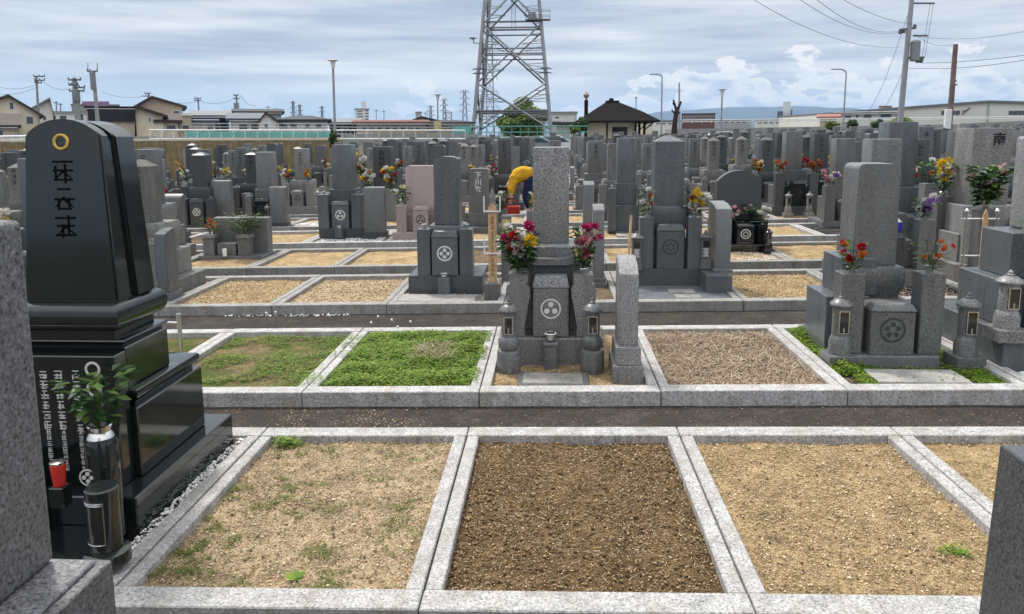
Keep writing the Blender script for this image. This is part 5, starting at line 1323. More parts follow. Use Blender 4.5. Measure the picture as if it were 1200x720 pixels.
house('brown lean roofed extension before the beige house', 71, 186, 208, 144, 133, 'side', 'cream', 'roof_brown', 5, [(195, 206, 147, 152)])
house('grey roofed house with navy side wall', 85, 226, 268, 138, 130, 'side', 'navy_wall', 'roof_grey', 9, [(229, 240, 146, 152), (251, 258, 146, 152)])
house('small white house under the grey roofed one', 80, 222, 252, 144, 140, 'side', 'offwhite', 'roof_blue', 4, [(243, 250, 147, 152)])
house('blue tiled roof house with white gable end', 80, 270, 312, 142, 133, 'side', 'offwhite', 'roof_blue', 8, [(280, 290, 146, 152), (294, 303, 146, 152)])
house('white gable fronted house beside the blue tiled one', 79, 303, 327, 145, 134, 'gable', 'offwhite', 'roof_brown', 8, [(310, 314, 146, 150)], ridge=312, over=.3)
house('long grey roofed house behind the blue tiled one', 105, 275, 330, 133, 128, 'side', 'greywall', 'roof_dark', 9, [])
house('dark hip roofed bungalow with pale walls', 82, 326, 384, 143, 136, 'hip', 'offwhite', 'roof_dark', 9, [(330, 337, 145, 150), (340, 348, 145, 150), (358, 363, 146, 150), (370, 377, 146, 150)])
house('grey sloping roofed house left of the apartment block', 85, 386, 420, 146, 139, 'side', 'navy_wall', 'roof_grey', 8, [(400, 407, 149, 153)])
house('low long brown roofed building right of the lamp post', 82, 418, 500, 146, 141, 'side', 'beige', 'roof_rust', 8, [(424+i*9, 430+i*9, 148, 152) for i in range(8)])
house('dark roofed house behind the long brown roof', 95, 478, 520, 145, 139, 'gable', 'cream', 'roof_dark', 9, [(486, 490, 146, 150)], ridge=494)
house('dark blue roofed terrace left of the tower', 92, 500, 552, 146, 141, 'hip', 'greywall', 'roof_dark', 9, [(510, 514, 148, 152), (528, 533, 148, 152)])
house('cream house between brown roof and terrace', 88, 500, 530, 150, 147, 'side', 'cream', 'roof_dark', 5, [(508, 512, 152, 155)])
h = house('white apartment block with stair tower beyond the houses', 170, 416, 432, 128.5, 128.5, 'flat', 'offwhite', 'greywall', 10, [(419, 425, 130+i*3.2, 131.2+i*3.2) for i in range(4)]+[(428, 432, 129+i*3.4, 130.4+i*3.4) for i in range(4)], cat='apartment block', name='apartment_block')
hx = h.location.x; x0, z1 = px2(170, 423, 119); x1, z0 = px2(170, 429, 129)
MB().box(x0-hx, x1-hx, .5, 5, z0+1.5, z1+1.5).obj('stair_tower', 'offwhite', h)
house('pale distant block behind the terrace roofs', 220, 487, 494, 132, 132, 'flat', 'greywall', 'concrete', 8, [], cat='building')
house('white warehouse right behind the tower', 120, 644, 676, 133, 132, 'flat', 'offwhite', 'roof_grey', 8, [(651, 655, 137, 139)], cat='warehouse', name='warehouse')
house('grey shed between the warehouse and the shelter', 90, 652, 668, 146, 143, 'side', 'greywall', 'roof_dark', 5, [(657, 660, 148, 150)], cat='shed', name='shed')
# ---- shelter with the dark hip roof
def shelter():
    Y = 60; x0, ze = px2(Y, 675, 142); x1, _ = px2(Y, 773, 142); zb = gz(5)-.1; cx_ = (x0+x1)/2; zr = P(715, 119, Y+3).z
    root = empty('rest_shelter', (cx_, Y, zb)); tag(root, 'rest shelter with wide dark hipped roof and cream walls', 'shelter')
    ze -= zb; zr -= zb; w = x1-x0; d = 6.5
    g = MB(); rx0 = px2(Y+3, 711, 142)[0]-cx_; rx1 = px2(Y+3, 724, 142)[0]-cx_
    A = [g.bm.verts.new(q) for q in ((-w/2, -.4, ze), (w/2, -.4, ze), (w/2, d, ze), (-w/2, d, ze))]
    A0 = [g.bm.verts.new((v.co.x, v.co.y, ze-.12)) for v in A]
    mid = [g.bm.verts.new(q) for q in ((rx0*.97+(-w/2)*.03, 2.9, zr-.05), (rx1, 2.9, zr-.05), (rx1, 3.2, zr-.05), (rx0, 3.2, zr-.05))]
    hx_ = [(-w*.30, 1.25, (ze+zr)/2-.05), (w*.31, 1.25, (ze+zr)/2-.05), (w*.31, 4.6, (ze+zr)/2-.05), (-w*.30, 4.6, (ze+zr)/2-.05)]
    Mv = [g.bm.verts.new(q) for q in hx_]
    g.bm.faces.new(A0[::-1]); g.bm.faces.new(mid)
    for i in range(4):
        j = (i+1) % 4; g.bm.faces.new((A0[i], A0[j], A[j], A[i])); g.bm.faces.new((A[i], A[j], Mv[j], Mv[i])); g.bm.faces.new((Mv[i], Mv[j], mid[j], mid[i]))
    rf = g.obj('roof', 'roof_black', root, smooth=0)
    MB().box(rx0-.1, rx1+.1, 2.85, 3.25, zr-.05, zr+.06).box(px2(Y+3, 715, 140)[0]-cx_-.1, px2(Y+3, 715, 140)[0]-cx_+.25, 2.9, 3.2, zr+.061, zr+.25).obj('ridge', 'roof_black', rf)
    a = px2(Y, 689, 150)[0]-cx_; b = px2(Y, 744, 150)[0]-cx_
    wl_ = MB().box(a, b, .6, 5.5, 0, ze-.13).obj('wall', 'cream', root)
    dx0 = px2(Y, 718, 150)[0]-cx_; dx1 = px2(Y, 736, 150)[0]-cx_
    MB().box(dx0, dx1, .54, .62, 0, ze-.13-.35).obj('doorway', 'black_clad', wl_)
    MB().box(px2(Y, 711, 150)[0]-cx_, px2(Y, 713, 150)[0]-cx_, .5, .62, 0, ze-.14).obj('corner_post', 'roof_brown', wl_)
    for px in (687, 745, 749.5, 755.5):
        xx = px2(Y, px, 150)[0]-cx_; MB().box(xx-.09, xx+.09, .1, .3, 0, ze-.125).obj('post', 'roof_black', root)
    g = MB()
    for px in (749.5, 755.5): xx = px2(Y, px, 150)[0]-cx_; g.tube((xx, .2, ze-.75), (xx+.7, .2, ze-.14), .05)
    g.obj('brackets', 'roof_black', root)
shelter()
def chimney():
    Y = 66; x, z1 = px2(Y, 687, 117.5); root = empty('chimney_post', (x, Y, -.1)); tag(root, 'dark post with a round ornament left of the shelter roof', 'post')
    MB().box(-.16, .16, -.16, .16, 0, z1+.1).obj('shaft', 'roof_black', root)
    MB().lathe([(.08, 0), (.1, .15), (.24, .3), (.26, .45), (.12, .62), (.05, .7)], n=14, z0=z1+.1).obj('ornament', 'ochre_pot', root)
chimney()
# ---- warehouse and right side buildings
def longhouse():
    Y = 125; pts = [(978, 134), (1157, 120.5), (1290, 124), (1290, 160), (978, 160)]
    q = [px2(Y, *p) for p in pts]; cx_ = px2(Y, 1100, 150)[0]; zb = -1
    root = empty('warehouse', (cx_, Y, zb)); tag(root, 'long pale grey warehouse with low gabled roof on the right', 'warehouse')
    q = [(a, max(b, zb)) for a, b in q]
    w_ = MB().prism([(a-cx_, b-zb) for a, b in q[:3]]+[(q[3][0]-cx_, 0), (q[4][0]-cx_, 0)], 0, 30).obj('wall', 'warehouse', root)
    g = MB()
    for (a, b) in ((q[0], q[1]), (q[1], q[2])):
        g.prism([(a[0]-cx_, a[1]-zb+.02), (b[0]-cx_, b[1]-zb+.02), (b[0]-cx_, b[1]-zb+.35), (a[0]-cx_, a[1]-zb+.35)], -.4, 30.4)
    g.obj('roof_edge', 'roof_grey', root)
    xx = px2(Y, 1157, 140)[0]-cx_; MB().box(xx-.15, xx+.15, -.12, -.01, 0, q[1][1]-zb-.05).obj('drainpipe', 'greywall', w_)
    for (a, b) in ((1103, 1125), (1182, 1215)):
        n = 4 if a < 1150 else 5; s_ = (b-a)/n if a < 1150 else 5.4
        for i in range(n):
            x0, z1 = px2(Y, a+i*s_+.4, 130); x1, z0 = px2(Y, a+(i+1)*s_-.6, 134.6)
            MB().box(x0-cx_, x1-cx_, -.08, -.01, z0-zb, z1-zb).obj('window', 'win', w_)
    g = MB(); x0, z0 = px2(Y, 1131, 131); 
    g.tube((x0-cx_-.5, -.2, z0-zb-.4), (x0-cx_+.6, -.2, z0-zb+.6), .1); g.tube((x0-cx_-.5, -.2, z0-zb+.1), (x0-cx_+.3, -.2, z0-zb+.2), .08); g.obj('wall_emblem', 'pole_rust', w_)
longhouse()
house('white industrial hall with small windows left of the warehouse', 118, 979, 1052, 134, 131, 'side', 'offwhite', 'roof_grey', 8, [(990, 997, 136, 140), (1012, 1021, 135, 139), (1032, 1044, 134, 138), (1003, 1006, 135, 138)], cat='hall', name='industrial_hall')
house('small brick red roofed building at the left end of the halls', 110, 961, 981, 139, 134, 'side', 'beige', 'brick_red', 6, [(966, 970, 141, 143)], cat='building')
house('red topped plant room above the white hall roof', 130, 1031, 1044, 126, 125, 'flat', 'offwhite', 'brick_red', 4, [], cat='building')
house('brown apartment block below the hills', 260, 799, 838, 134, 134, 'flat', 'roof_rust', 'roof_dark', 12, [(801+i*4.6, 804+i*4.6, 136+j*3, 137.4+j*3) for i in range(8) for j in range(2)], cat='apartment block', name='apartment_block')
house('distant white high rise before the hills', 900, 918, 926.5, 120, 120, 'flat', 'offwhite', 'concrete', 20, [], cat='tower block', name='tower_block', over=0)
house('dark block left of the white high rise', 880, 911, 917.5, 131, 131, 'flat', 'navy_wall', 'roof_dark', 20, [], cat='tower block', name='tower_block')
house('dark block right of the white high rise', 880, 926.8, 928.6, 129, 129, 'flat', 'navy_wall', 'roof_dark', 20, [], cat='tower block', name='tower_block')
for i, (a, b, t, lb) in enumerate(((765, 797, 143, 'low pale building left of the bare tree'), (838, 880, 141.5, 'low grey buildings under the hills'), (884, 960, 142, 'long low pale building before the high rise'), (735, 768, 145, 'low pale hall behind the shelter'))):
    house(lb, 140+i*9, a, b, t, t, 'flat', ('offwhite', 'greywall', 'offwhite', 'cream')[i], 'roof_grey', 8, [(a+4+j*7, a+8+j*7, t+1.5, t+3) for j in range(int((b-a)/8))], cat='building')
# elevated road with its guard rail
def viaduct():
    Y = 100; root_pts = [(790, 151.5), (1290, 143), (1290, 175), (790, 175)]
    q = [px2(Y, *p) for p in root_pts]; cx_ = px2(Y, 1000, 150)[0]
    root = empty('elevated_road', (cx_, Y, -1)); struct(root)
    MB().prism([(q[0][0]-cx_, q[0][1]+1), (q[1][0]-cx_, q[1][1]+1), (q[1][0]-cx_, 0), (q[0][0]-cx_, 0)], 0, 8).obj('embankment', 'concrete', root)
viaduct()
rail_bars('guard_rail', 'long white guard rail across the right background', 96, 800, 1260, (141, 136.5), (145, 140.5), 'white_paint', 40, (0, .5), r=.05)
wall('retaining_wall', 'sloping pale concrete wall before the warehouse at the right', 55, [(1125, 145), (1260, 139), (1260, 152), (1125, 152)], 'concrete', .4)
wall('brick_wall', 'low brick coloured wall behind the graves on the right', 62, [(1125, 150), (1230, 148), (1230, 170), (1125, 170)], 'brick_red', .3)
# ---- hills
def hills():
    rnd = random.Random(3); Y = 5200
    prof = [(600, 146), (690, 141), (745, 138), (770, 131), (800, 129.5), (830, 127.5), (860, 125.2), (885, 127), (905, 125.5), (935, 124.3), (960, 125.5), (990, 128.5), (1020, 131), (1060, 135), (1120, 139), (1290, 143)]
    g = MB(); front = []; top = []
    n = 150
    for i in range(n+1):
        px = 600+690*i/n
        for j in range(len(prof)-1):
            if prof[j][0] <= px <= prof[j+1][0]: t = (px-prof[j][0])/(prof[j+1][0]-prof[j][0]); py = prof[j][1]*(1-t)+prof[j+1][1]*t; break
        py += mnoise.noise(Vector((px*.06, 1, 1)))*.9+mnoise.noise(Vector((px*.2, 4, 1)))*.45
        p = P(px, py, Y); top.append(p)
    m_ = 14; G = []
    for j in range(m_+1):
        t = j/m_; row = []
        for i, p in enumerate(top):
            z = -5+(p.z+5)*(1-(1-t)**1.4)+(mnoise.noise(Vector((p.x*.004, t*4, 7)))*90*(t*(1-t)*2))
            row.append(g.bm.verts.new((p.x, Y-1500*(1-t)+mnoise.noise(Vector((p.x*.003, t*3, 2)))*220*(1-t), z)))
        G.append(row)
    G.append([g.bm.verts.new((p.x, Y+1500, -5)) for p in top])
    for j in range(m_+1):
        for i in range(n): g.bm.faces.new((G[j][i], G[j][i+1], G[j+1][i+1], G[j+1][i]))
    struct(g.obj('hills', 'hill'))
hills()
# ---- lattice tower
def pylon_big():
    Y = 100; pxm = 600
    def sz(px, py, Yq): p = P(px, py, Yq); return p
    root = empty('lattice_tower', (P(600, 150, Y).x, Y+5, -1)); tag(root, 'huge galvanised lattice transmission tower rising out of the frame', 'tower')
    c = Vector(root.location)
    zs = {}
    def node(side, fb, py):
        """side -1/1, fb 0 front 1 back; half width tapers with height"""
        hw = (44.5-(150-py)*.088)/875*Y*1.01   # metres
        z = P(600, py, Y).z
        xc = P(600, py, Y).x*0+c.x
        return Vector((side*hw, (-hw if fb == 0 else hw), z+1))
    def hw(py): return node(1, 1, py).x
    base, top = 158, -95
    for s_ in (-1, 1):
        for fb in (0, 1):
            MB().tube(node(s_, fb, base), node(s_, fb, top), .27, .2, 8).obj('leg', 'galv', root)
    def beam(a, b, r=.11, m='galv'): MB().tube(a, b, r, n=5).obj('brace', m, root)
    levels = [(27, 97), (97, 152), (-40, 27)]
    faces = [((-1, 0), (1, 0)), ((-1, 1), (1, 1)), ((-1, 0), (-1, 1)), ((1, 0), (1, 1))]
    for (a, b) in levels:
        for f0, f1 in faces:
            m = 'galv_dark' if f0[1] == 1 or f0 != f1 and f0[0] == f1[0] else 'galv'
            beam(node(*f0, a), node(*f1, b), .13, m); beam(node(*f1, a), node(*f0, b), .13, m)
            mid = (a+b)/2+1.5
            # redundant members
            for ff, gg in ((f0, f1), (f1, f0)):
                cen = (node(*f0, mid)+node(*f1, mid))/2
                for t in (.33, .66):
                    py = a+(b-a)*.5*t; q = node(*ff, a).lerp(cen, t); beam(node(*ff, a+(b-a)*.5*t), q, .05, m)
                    q2 = node(*ff, b).lerp(cen, t); beam(node(*ff, b-(b-a)*.5*t), q2, .05, m)
                beam(node(*ff, a+(b-a)*.25), node(*ff, a).lerp(cen, .66), .05, m)
                beam(node(*ff, b-(b-a)*.25), node(*ff, b).lerp(cen, .66), .05, m)
    for py, r in ((24, .13), (31, .1), (56, .09), (62, .09), (130, .15), (-40, .13)):
        for f0, f1 in faces:
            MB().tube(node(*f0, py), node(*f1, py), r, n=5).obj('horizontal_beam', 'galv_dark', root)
    # diamond of props in the bottom storey
    # ladder up the middle
    g = MB(); za, zb_ = P(600, 27, Y).z+1, P(600, -60, Y).z+1
    for s_ in (-.28, .28): g.tube((s_+.0, 1.0, za), (s_, 1.0, zb_), .035, n=4)
    for i in range(34): z = za+(zb_-za)*i/34; g.tube((-.28, 1.0, z), (.28, 1.0, z), .025, n=4)
    g.obj('ladder', 'galv_dark', root)
    # anti-climb spikes
    for s_ in (-1, 1):
        n_ = node(s_, 0, 80); g = MB()
        for q in range(2):
            g.torus((n_.x, n_.y, n_.z-.0-.55*q), .55, .05, 18, 5, 'z')
            for i in range(10): a = 6.28*i/10; g.tube((n_.x, n_.y, n_.z-.55*q), (n_.x+.95*math.cos(a), n_.y+.95*math.sin(a), n_.z-.1-.55*q), .03, n=4)
        g.obj('climbing_guard', 'galv_dark', root)
    # service platform, upper right; dish, left
    n_ = node(1, 0, 23); g = MB()
    g.box(n_.x-2.0, n_.x+1.2, n_.y-.6, n_.y+.6, n_.z, n_.z+.12)
    for xx in (-2.0, -.9, 0, 1.15):
        for yy in (-.55, .55): g.tube((n_.x+xx, n_.y+yy, n_.z), (n_.x+xx, n_.y+yy, n_.z+1.25), .035, n=4)
    for zz in (.6, 1.22):
        for yy in (-.55, .55): g.tube((n_.x-2.0, n_.y+yy, n_.z+zz), (n_.x+1.15, n_.y+yy, n_.z+zz), .035, n=4)
    pf = g.obj('service_platform', 'galv_dark', root)
    MB().box(n_.x-1.7, n_.x-.7, n_.y-.35, n_.y+.3, n_.z+.121, n_.z+1.1, bev=.05).obj('equipment_box', 'galv', pf)
    n_ = node(-1, 0, 50); g = MB(); g.tube((n_.x, n_.y, n_.z), (n_.x-.95, n_.y-.2, n_.z+.1), .06); g.tube((n_.x-.9, n_.y-.2, n_.z), (n_.x-.9, n_.y-.2, n_.z+.8), .07)
    g.lathe([(.05, 0), (.45, .12), (.5, .2), (.46, .2)], n_.x-1.0, n_.y-.4, 18, n_.z+.5); g.obj('dish_antenna', 'galv', root)
pylon_big()
def pylon_small(label, px, pt, Y, w0, w1, arms=3, armw=1.6, mat='galv_dark', pb=146):
    p = P(px, pb, Y); zt = P(px, pt, Y).z; zb = -1; root = empty('transmission_pylon', (p.x, Y, zb)); tag(root, label, 'pylon')
    k = Y/875; hb, ht = w0*k/2, w1*k/2; Hh = zt-zb; r = max(.08, .32*k)
    for s_ in (-1, 1):
        for q in (-1, 1): MB().tube((s_*hb, q*hb, 0), (s_*ht, q*ht, Hh), r, n=4).obj('leg', mat, root)
    g = MB(); n = 7
    for i in range(n):
        t0, t1 = i/n, (i+1)/n; a0 = hb+(ht-hb)*t0; a1 = hb+(ht-hb)*t1
        for q in (-1, 1):
            g.tube((-a0, q*a0, Hh*t0), (a1, q*a1, Hh*t1), r*.6, n=4); g.tube((a0, q*a0, Hh*t0), (-a1, q*a1, Hh*t1), r*.6, n=4)
    g.obj('bracing', mat, root)
    for i in range(arms):
        z = Hh*(.97-.13*i); L = (w1*.5+armw*1.6)*k*(1+.12*i)
        g = MB(); g.tube((-L, 0, z), (L, 0, z), r*.8, n=4); g.tube((-L, 0, z), (0, 0, z+.05*Hh), r*.6, n=4); g.tube((L, 0, z), (0, 0, z+.05*Hh), r*.6, n=4)
        for s_ in (-1, 1): g.tube((s_*L, 0, z), (s_*L, 0, z-.035*Hh), r, n=4)
        g.obj('crossarm', mat, root)
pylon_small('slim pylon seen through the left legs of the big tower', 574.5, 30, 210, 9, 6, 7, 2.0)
pylon_small('pylon just left of the big tower', 545, 106, 420, 7, 2.5, 4, 2.2)
pylon_small('fainter pylon between the lamp post and the tower', 521, 116, 520, 5, 2, 3, 1.8)
pylon_small('faint pylon above the pale distant block', 505, 124, 640, 5, 1.5, 3, 1.8)
pylon_small('squat gantry pylon right of the lamp post', 526, 131, 520, 9, 6, 1, .6)
pylon_small('faint pylon above the white gable fronted house', 344.5, 119, 520, 5, 1.5, 3, 1.5)
pylon_small('second faint pylon right of the one over the gabled house', 352, 123, 560, 4, 1.5, 3, 1.5)
pylon_small('small pylon near the garden lamp post', 378, 125, 560, 4, 1.2, 2, 1.5)
# ---- poles
def tpole(label, px, pt, pb, Y, pxb=None, r=.14, arms=(), mat='concrete', extra=None, cat='utility pole', name='utility_pole', zb=None):
    a = P(px, pt, Y); b = P(pxb or px, pb, Y)
    if zb is None: zb = -1
    t = (zb-b.z)/(a.z-b.z); b = b.lerp(a, t)
    root = empty(name, b); tag(root, label, cat); d = a-b
    MB().tube((0, 0, 0), d, r*1.15, r*.8, 10).obj('pole', mat, root)
    for (py, w0, w1) in arms:
        z = P(px, py, Y).z-b.z; xx = d.x*z/d.z; k = Y/875
        g = MB().box(xx+w0*k, xx+w1*k, -.2, -.08, z-.06, z+.06)
        for u in (w0, (w0+w1)/2 if abs(w0+w1) > 2 else w0*.5, w1): g.lathe([(.03, 0), (.06, .04), (.06, .1), (.03, .15)], xx+u*k, -.14, 8, z+.06)
        g.obj('crossarm', 'galv_dark', root)
    if extra: extra(root, b, d, Y)
    return root
def boxes(*L):
    def f(root, b, d, Y):
        for (pxc, pyc, r_, h_) in L:
            q = P(pxc, pyc, Y)-b; MB().lathe([(r_*.9, -h_/2), (r_, -h_/2+.05), (r_, h_/2-.05), (r_*.8, h_/2)], q.x, -.1, 14, q.z).obj('transformer', 'transformer', root)
    return f
tpole('utility pole with double crossarms above the far left house', 42.5, 89, 150, 80, 46, .13, [(90, -2, 11), (94.5, -1, 11), (97.5, -1, 7)])
tpole('thick leaning utility pole with many crossarms beside the purple sign', 87, 92, 150, 62, 92, .24, [(94, -6, 9), (100, -6, 5), (103, 0, 13), (107, -6, 12)], extra=boxes((90, 112, .3, 1.0)))
tpole('tall utility pole with twin whip antennas beside the black clad house', 109.5, 84, 150, 62, 115, .17, [(84, -6, 6)], extra=boxes((109.5, 95, .2, 1.5)))
g = MB(); q = P(103, 84, 62)
o = [o for o in bpy.data.objects if o.get('label', '').startswith('tall utility pole with twin')][0]
for px in (103, 114): a = P(px, 84, 62)-o.location; b = P(px, 74, 62)-o.location; g.tube(a, b, .03, n=4)
g.obj('whip_antennas', 'galv_dark', o)
tpole('short utility pole above the beige gabled roof', 174, 109, 150, 110, None, .14, [(110, -4, 3), (113, -6, 2)])
tpole('utility pole rising between the grey roofs', 232, 115, 150, 120, 234, .16, [(115.5, -4, 4), (118, -4, 4)])
tpole('utility pole above the blue tiled roof', 277, 111, 150, 115, 279, .17, [(112, -3, 3), (116, -3, 4)], extra=boxes((277.5, 126, .4, 1.4)))
for px, pt, Y in ((66, 119, 150), (71, 121, 150), (314, 124, 200), (324, 126, 220), (450, 129, 260), (441, 128, 250), (499, 131, 240), (796, 97, 110)):
    tpole({66: 'tiny far pole left of the flat roofed building', 71: 'second tiny far pole by the flat roofed building', 314: 'far thin pole over the dark hip roof', 324: 'far thin pole nearest the dark hip roof edge', 450: 'far thin pole right of the apartment block', 441: 'far thin pole beside the apartment block', 499: 'far thin pole over the terrace roofs', 796: 'thin pole right behind the bare pruned tree'}[px], px, pt, 150, Y, None, .14, [(pt+2, -2.5, 2.5)] if px != 796 else [])
def bigpole(root, b, d, Y):
    def q(px, py): return P(px, py, Y)-b
    g = MB()
    g.tube(q(1071, 4), q(1095, 4), .05, n=6); g.tube(q(1094, 4), q(1084, 66), .012, n=4); g.tube(q(1090, 4), q(1081, 66), .012, n=4)
    g.tube(q(1065, 68), q(1083, 67.5), .07, n=6); g.tube(q(1070, 42), q(1087, 42), .05, n=6); g.tube(q(1054, 35), q(1073, 33), .06, n=6)
    for px, py in ((1055, 38), (1059, 37), (1072, 31)): g.tube(q(px, py-2), q(px, py+2), .1, n=6)
    for px in (1075, 1079): g.lathe([(.06, 0), (.14, .1), (.14, .25), (.05, .3)], q(px, 74).x, 0, 8, q(px, 74).z)
    g.obj('crossarms', 'galv_dark', root)
    c = q(1072.5, 59); MB().lathe([(.2, -.62), (.26, -.58), (.27, .45), (.2, .55)], c.x, c.y, 16, c.z).obj('transformer', 'transformer', root)
tpole('big leaning concrete utility pole with transformer on the right', 1069.5, -12, 140, 45, 1055, .16, mat='galv', extra=bigpole)
def rp(root, b, d, Y):
    q = P(1116, 100, Y)-b; g = MB(); g.tube(P(1116.5, 101, Y)-b, P(1122, 99, Y)-b, .04); g.tube(P(1117, 95, Y)-b, P(1121, 95, Y)-b, .04); g.obj('step_bolts', 'galv_dark', root)
    x = P(1109, 143, Y)-b; MB().box(x.x-.2, x.x+.12, x.y-.3, x.y-.1, x.z-.5, x.z+.65, bev=.02).obj('white_board', 'white_paint', root)
tpole('weathered reddish pole with a white box at its foot, right', 1120, 52, 152, 42, 1112, .15, mat='pole_rust', extra=rp)
def lamp(label, px, pt, Y, kind, pxb=None, arm=0, r=.06, k=1.0):
    a = P(px, pt, Y); b = P(pxb or px, 150, Y); zb = gz(a.x)-.1; t = (zb-b.z)/(a.z-b.z); b = b.lerp(a, t)
    root = empty('street_lamp', b); tag(root, label, 'street lamp'); d = a-b
    if kind == 'garden':
        MB().tube((0, 0, 0), d*.985, r, r*.8, 12).obj('pole', 'galv', root)
        MB().lathe([(.09*k, -.55*k), (.12*k, -.5*k), (.2*k, -.08*k), (.21*k, -.03*k)], d.x, d.y, 20, d.z).obj('lamp_glass', 'white_paint', root)
        MB().lathe([(.38*k, -.03*k), (.40*k, .0), (.28*k, .04*k), (.05*k, .07*k)], d.x, d.y, 24, d.z).obj('lamp_cap', 'galv', root)
    else:
        k = Y/875; g = MB(); prev = Vector((0, 0, 0)); n = 8; L = -arm*k
        top = d.copy(); st_ = top+Vector((0, 0, -abs(L)*.55)); g.tube((0, 0, 0), st_, r, r*.7, 8); prev = st_
        for i in range(1, n+1):
            a_ = math.pi/2*i/n; q = st_+Vector((-L*0+(-1 if arm > 0 else 1)*abs(L)*(1-math.cos(a_)), 0, abs(L)*.55*math.sin(a_))); g.tube(prev, q, r*.7, n=8); prev = q
        g.obj('pole', 'galv', root)
        s_ = -1 if arm > 0 else 1
        MB().box(prev.x+(s_*.8 if s_ < 0 else 0), prev.x+(0 if s_ < 0 else .8), prev.y-.12, prev.y+.12, prev.z-.08, prev.z+.04, bev=.03).obj('lamp_head', 'galv', root)
lamp('garden style park lamp on a tall grey pole, left of centre', 390, 71, 38, 'garden', 392.5, r=.07, k=.68)
lamp('smaller park lamp between the brown roof and the tower', 513, 111, 75, 'garden', 513, r=.085)
lamp('park lamp with dark head above the arched headstone grave', 846.5, 105, 75, 'garden', 845, r=.09)
lamp('small park lamp beside the shelter roof', 745.5, 114, 90, 'garden', 745, r=.07, k=.6)
lamp('tall curved street lamp left of the leaning utility pole', 992, 81, 90, 'curve', 988, arm=9, r=.11)
lamp('curved street lamp right of the shelter roof', 776, 87, 95, 'curve', 775, arm=7, r=.11)
q_ = empty('yellow_sign', P(513, 148, 74)); tag(q_, 'small yellow sign on the smaller park lamp pole', 'sign'); MB().box(-.35, .35, -.1, -.02, -.45, .45).obj('plate', 'yellow_glass', q_)
# ---- power lines
def wire(label, a, b, Ya, Yb, sag=.5, r=.010, n=12):
    p, q = P(*a, Ya), P(*b, Yb); root = empty('power_line', p); tag(root, label, 'power line', 'overhead power lines')
    g = MB(); prev = Vector((0, 0, 0))
    for i in range(1, n+1):
        t = i/n; c = (q-p)*t+Vector((0, 0, -sag*4*t*(1-t))); g.tube(prev, c, r, n=4); prev = c
    g.obj('cable', 'wire', root)
wire('power line from the top edge down to the leaning utility pole', (880, -2), (1058, 55), 30, 45, .6)
wire('upper power line running to the leaning utility pole', (935, -2), (1055, 38), 30, 45, .5)
wire('second upper power line running to the leaning utility pole', (955, -2), (1056, 36), 30, 45, .5)
wire('steep power line dropping past the leaning utility pole', (985, -2), (1069, 28), 30, 45, .2)
wire('guy wire falling steeply left of the leaning utility pole', (1068, 4), (1012, 138), 45, 60, 1.0, .012)
wire('lower guy wire left of the leaning utility pole', (1060, 78), (1028, 135), 45, 60, .5, .012)
wire('cable from the leaning utility pole to the right edge, above the reddish pole', (1070, 42), (1215, 34), 45, 36, .3)
wire('thick cable pair, upper, from the leaning pole to the right edge', (1080, 74), (1215, 63), 45, 36, .1, .015)
wire('thick cable pair, lower, from the leaning pole to the right edge', (1064, 80), (1215, 68), 45, 36, .2, .015)
wire('cable from the leaning pole to the top of the reddish pole', (1072, 40), (1119, 52), 45, 42, .3)
for i, (a, b, la) in enumerate((((-10, 100), (42, 100), 'upper'), ((-10, 109), (42, 103), 'lower'), ((50, 96), (84, 104), 'short'), ((120, 108), (172, 112), 'long'), ((178, 114), (232, 119), 'thin'), ((236, 119), (276, 115), 'faint'), ((282, 112), (300, 124), 'steep'))):
    wire(la+' power line among the poles over the left houses', a, b, 80, 80, .4, .02)
# ---- trees
def crown_mesh(rx, ry, rz, n, size, seed, clumps=26):
    rnd = random.Random(seed); vs, fs = [], []; cl = []
    for _ in range(clumps):
        while True:
            v = Vector((rnd.uniform(-1, 1), rnd.uniform(-1, 1), rnd.uniform(-.75, 1)))
            if v.length < 1: break
        cl.append((Vector((v.x*rx*.78, v.y*ry*.78, v.z*rz*.78)), rnd.uniform(.22, .4)))
    for _ in range(n):
        c, s = rnd.choice(cl); v = Vector((rnd.gauss(0, 1), rnd.gauss(0, 1), rnd.gauss(0, 1))).normalized()*rnd.uniform(.55, 1.05)*s
        p = c+Vector((v.x*rx, v.y*ry, v.z*rz)); d = Vector((rnd.gauss(0, 1), rnd.gauss(0, 1), rnd.gauss(0, .7))).normalized()*size*rnd.uniform(.6, 1.3)
        e = d.orthogonal().normalized()*size*.35; b = len(vs)
        vs += [tuple(q) for q in (p-d*.5, p+e, p+d*.5, p-e)]; fs.append((b, b+1, b+2, b+3))
    return vs, fs
def tree(label, px0, px1, pt, pb, Y, mat='crown_light', n=4500, seed=1, name='tree', cat='tree', trunk=True, size=.28):
    a = P(px0, pt, Y); b = P(px1, pb, Y); cx_ = (a.x+b.x)/2; rx = (b.x-a.x)/2; zb = gz(cx_)-.1; rz = (a.z-b.z)/2; zc = (a.z+b.z)/2
    root = empty(name, (cx_, Y, zb)); tag(root, label, cat)
    vs, fs = crown_mesh(rx, rx*.9, rz, n, size, seed); vs = [(x, y, z+zc-zb) for x, y, z in vs]
    rawobj('crown', vs, fs, mat, root)
    if trunk:
        g = MB(); g.tube((0, 0, -.1), (0, 0, zc-zb), .05*rx+.05, .03*rx+.02, 8)
        for i in range(5): q = 6.28*i/5; g.tube((0, 0, (zc-zb)*.6), (rx*.5*math.cos(q), rx*.5*math.sin(q), (zc-zb)+rz*.3), .03*rx+.01, .01, 6)
        g.obj('trunk', 'bark', root)
tree('rounded green tree seen through the legs of the tower', 582, 648, 114, 166, 120, n=20000, seed=2, size=.42)
